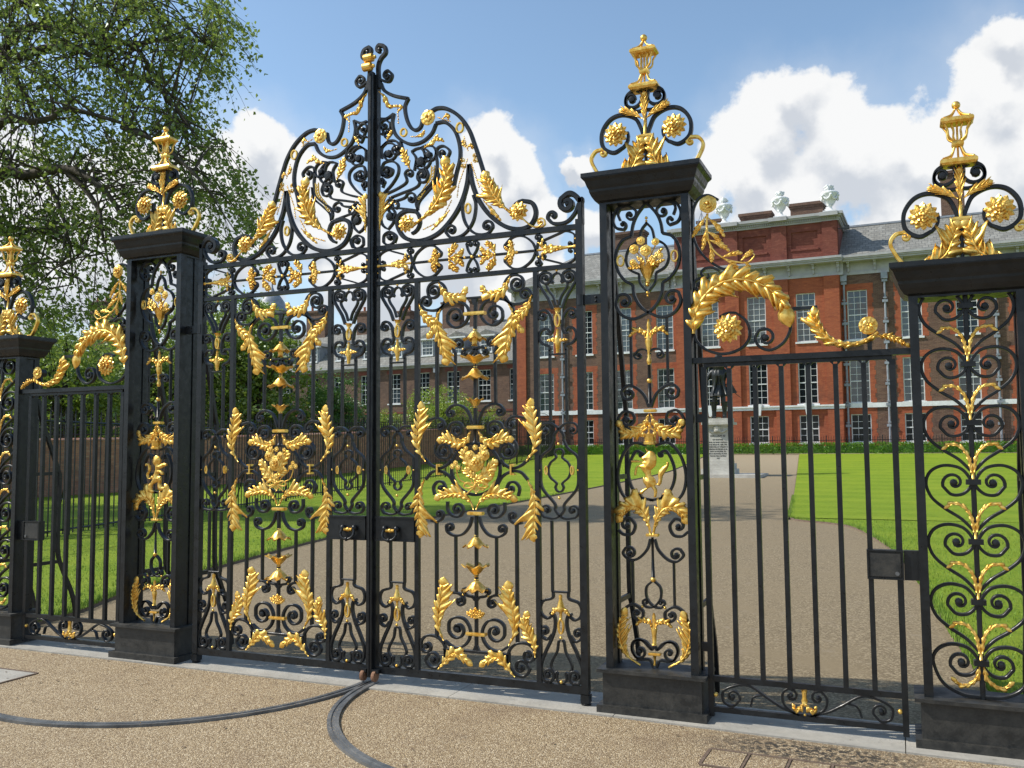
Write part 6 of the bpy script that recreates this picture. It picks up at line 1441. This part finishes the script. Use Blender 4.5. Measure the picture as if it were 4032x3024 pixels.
def overthrow(sx):
    root = thing('overthrow', 'gilded acanthus cresting on a black lintel over the %s wicket gate' % ('right' if sx > 0 else 'left'), 'overthrow', (0, 0, 0), 'cresting over the wickets')
    I = Iron(root, 0, sx, .045); S = survey(2600, 600, 1100 / 2028, .045)
    zl = .5 * (ray_xz(2740, 1406, .02)[1] + ray_xz(3560, 1374, .02)[1]); zl0 = .5 * (ray_xz(2740, 1432, .02)[1] + ray_xz(3560, 1393, .02)[1])
    I.box(XB, X4, .02, .07, zl0, zl, 'lintel')
    I.bar(S((420, 345), (350, 312), (285, 332), (245, 400), (232, 500), (238, 600), (275, 700), (340, 775), (430, 835), (520, 858), (620, 858)), .0115, .022, sm=7, name='scroll')
    I.scroll(S((430, 860), (380, 838), (325, 845), (298, 880), (330, 918)), c1=S((338, 890))[0], t=.4, w=.011, snub=False); I.scroll(S((345, 935), (300, 915), (255, 935), (245, 980)), c1=S((282, 965))[0], t=.9, w=.011)
    I.scroll(S((240, 1290), (265, 1370), (330, 1430), (430, 1462), (530, 1450), (615, 1400), (652, 1320), (625, 1225), (550, 1165)), c1=S((500, 1295))[0], t=.15, w=.0125, d=.024, snub=False, rend=.9)
    I.scroll(S((945, 1215), (940, 1300), (890, 1385), (800, 1435), (720, 1410), (690, 1350), (715, 1295)), c1=S((765, 1345))[0], t=1.2, w=.0125, d=.024, rend=.2)
    I.box(S((960, 1140))[0][0], S((1140, 1125))[0][0], .03, .06, S((1050, 1140))[0][1] - .003, S((1050, 1118))[0][1], 'bar')
    I.leaf(S((248, 1320), (258, 1200), (310, 1080), (400, 985), (520, 935), (640, 935), (760, 975), (850, 1045), (900, 1130), (900, 1235)), .042, .060, 12, lift=.07, stem=.013, y=.02, ang=(76, 40), prof=lambda t: (.5 + .55 * math.sin(math.pi * min(1, t * 1.1) ** .8)) if t < .75 else .75 - (t - .75) * 1.2)
    I.rosette(S((497, 1283))[0], .088, y=.02, layers=((1, 13, 0), (.8, 10, .3), (.58, 8, .1), (.36, 6, .5)))
    I.rosette(S((352, 385))[0], .052, y=.02, layers=((1, 6, 0), (.75, 5, .5), (.5, 5, .1)), round_=True)
    stem = S((345, 450), (340, 540), (352, 640), (395, 720), (470, 775), (560, 800), (640, 800), (685, 755), (665, 728))
    mb = MB(); q = spline(stem, 6); mb.tube([(a, .03, b_) for a, b_ in q], [.008 * (1 - .5 * i / len(q)) for i in range(len(q))], 7); I.put(mb, 'stem', 'gold', smooth=True)
    for a, b_, w_ in (((335, 470), (240, 610), .015), ((350, 480), (462, 605), .015), ((345, 540), (310, 700), .014), ((345, 580), (440, 660), .014), ((355, 640), (495, 712), .015), ((365, 680), (375, 790), .014), ((455, 765), (585, 735), .014), ((470, 780), (560, 850), .014), ((590, 790), (665, 725), .014), ((610, 800), (640, 850), .012)):
        p0, p1 = S(a)[0], S(b_)[0]; mid = ((p0[0] + p1[0]) / 2 + .004, (p0[1] + p1[1]) / 2 + .006)
        I.leaf([p0, mid, p1], w_, w_, 4, name='leaf', lift=.012, y=.028, ang=(32, 20), prof=lambda t: .25 + .8 * math.sin(math.pi * t))
    I.leaf(S((1580, 1310), (1510, 1362), (1420, 1392), (1300, 1388), (1200, 1335), (1140, 1250), (1120, 1150)), .034, .024, 10, lift=.055, stem=.012, y=.02, ang=(66, 34), prof=lambda t: .28 + .8 * max(0, t - .25) * 1.3 if t < .8 else 1.0 - (t - .8) * 1.8)
    I.leaf(S((1540, 1345), (1620, 1335), (1700, 1350), (1800, 1405)), .011, .015, 8, lift=.04, y=.02)
    I.rosette(S((1510, 1262))[0], .050, y=.01, layers=((1, 10, 0), (.62, 8, .5)), round_=True); 
    mb = MB(); c = S((1515, 1262))[0]; mb.lathe([(.035, 0), (.035, .07)], c[0] + .006, .012, c[1], 14, axis='y'); I.put(mb, 'rosette_boss', 'iron')
    I.box(c[0] - .012, c[0] + .012, .035, .055, zl, c[1] - .02, 'strut')
    return root
overthrow(1); overthrow(-1)
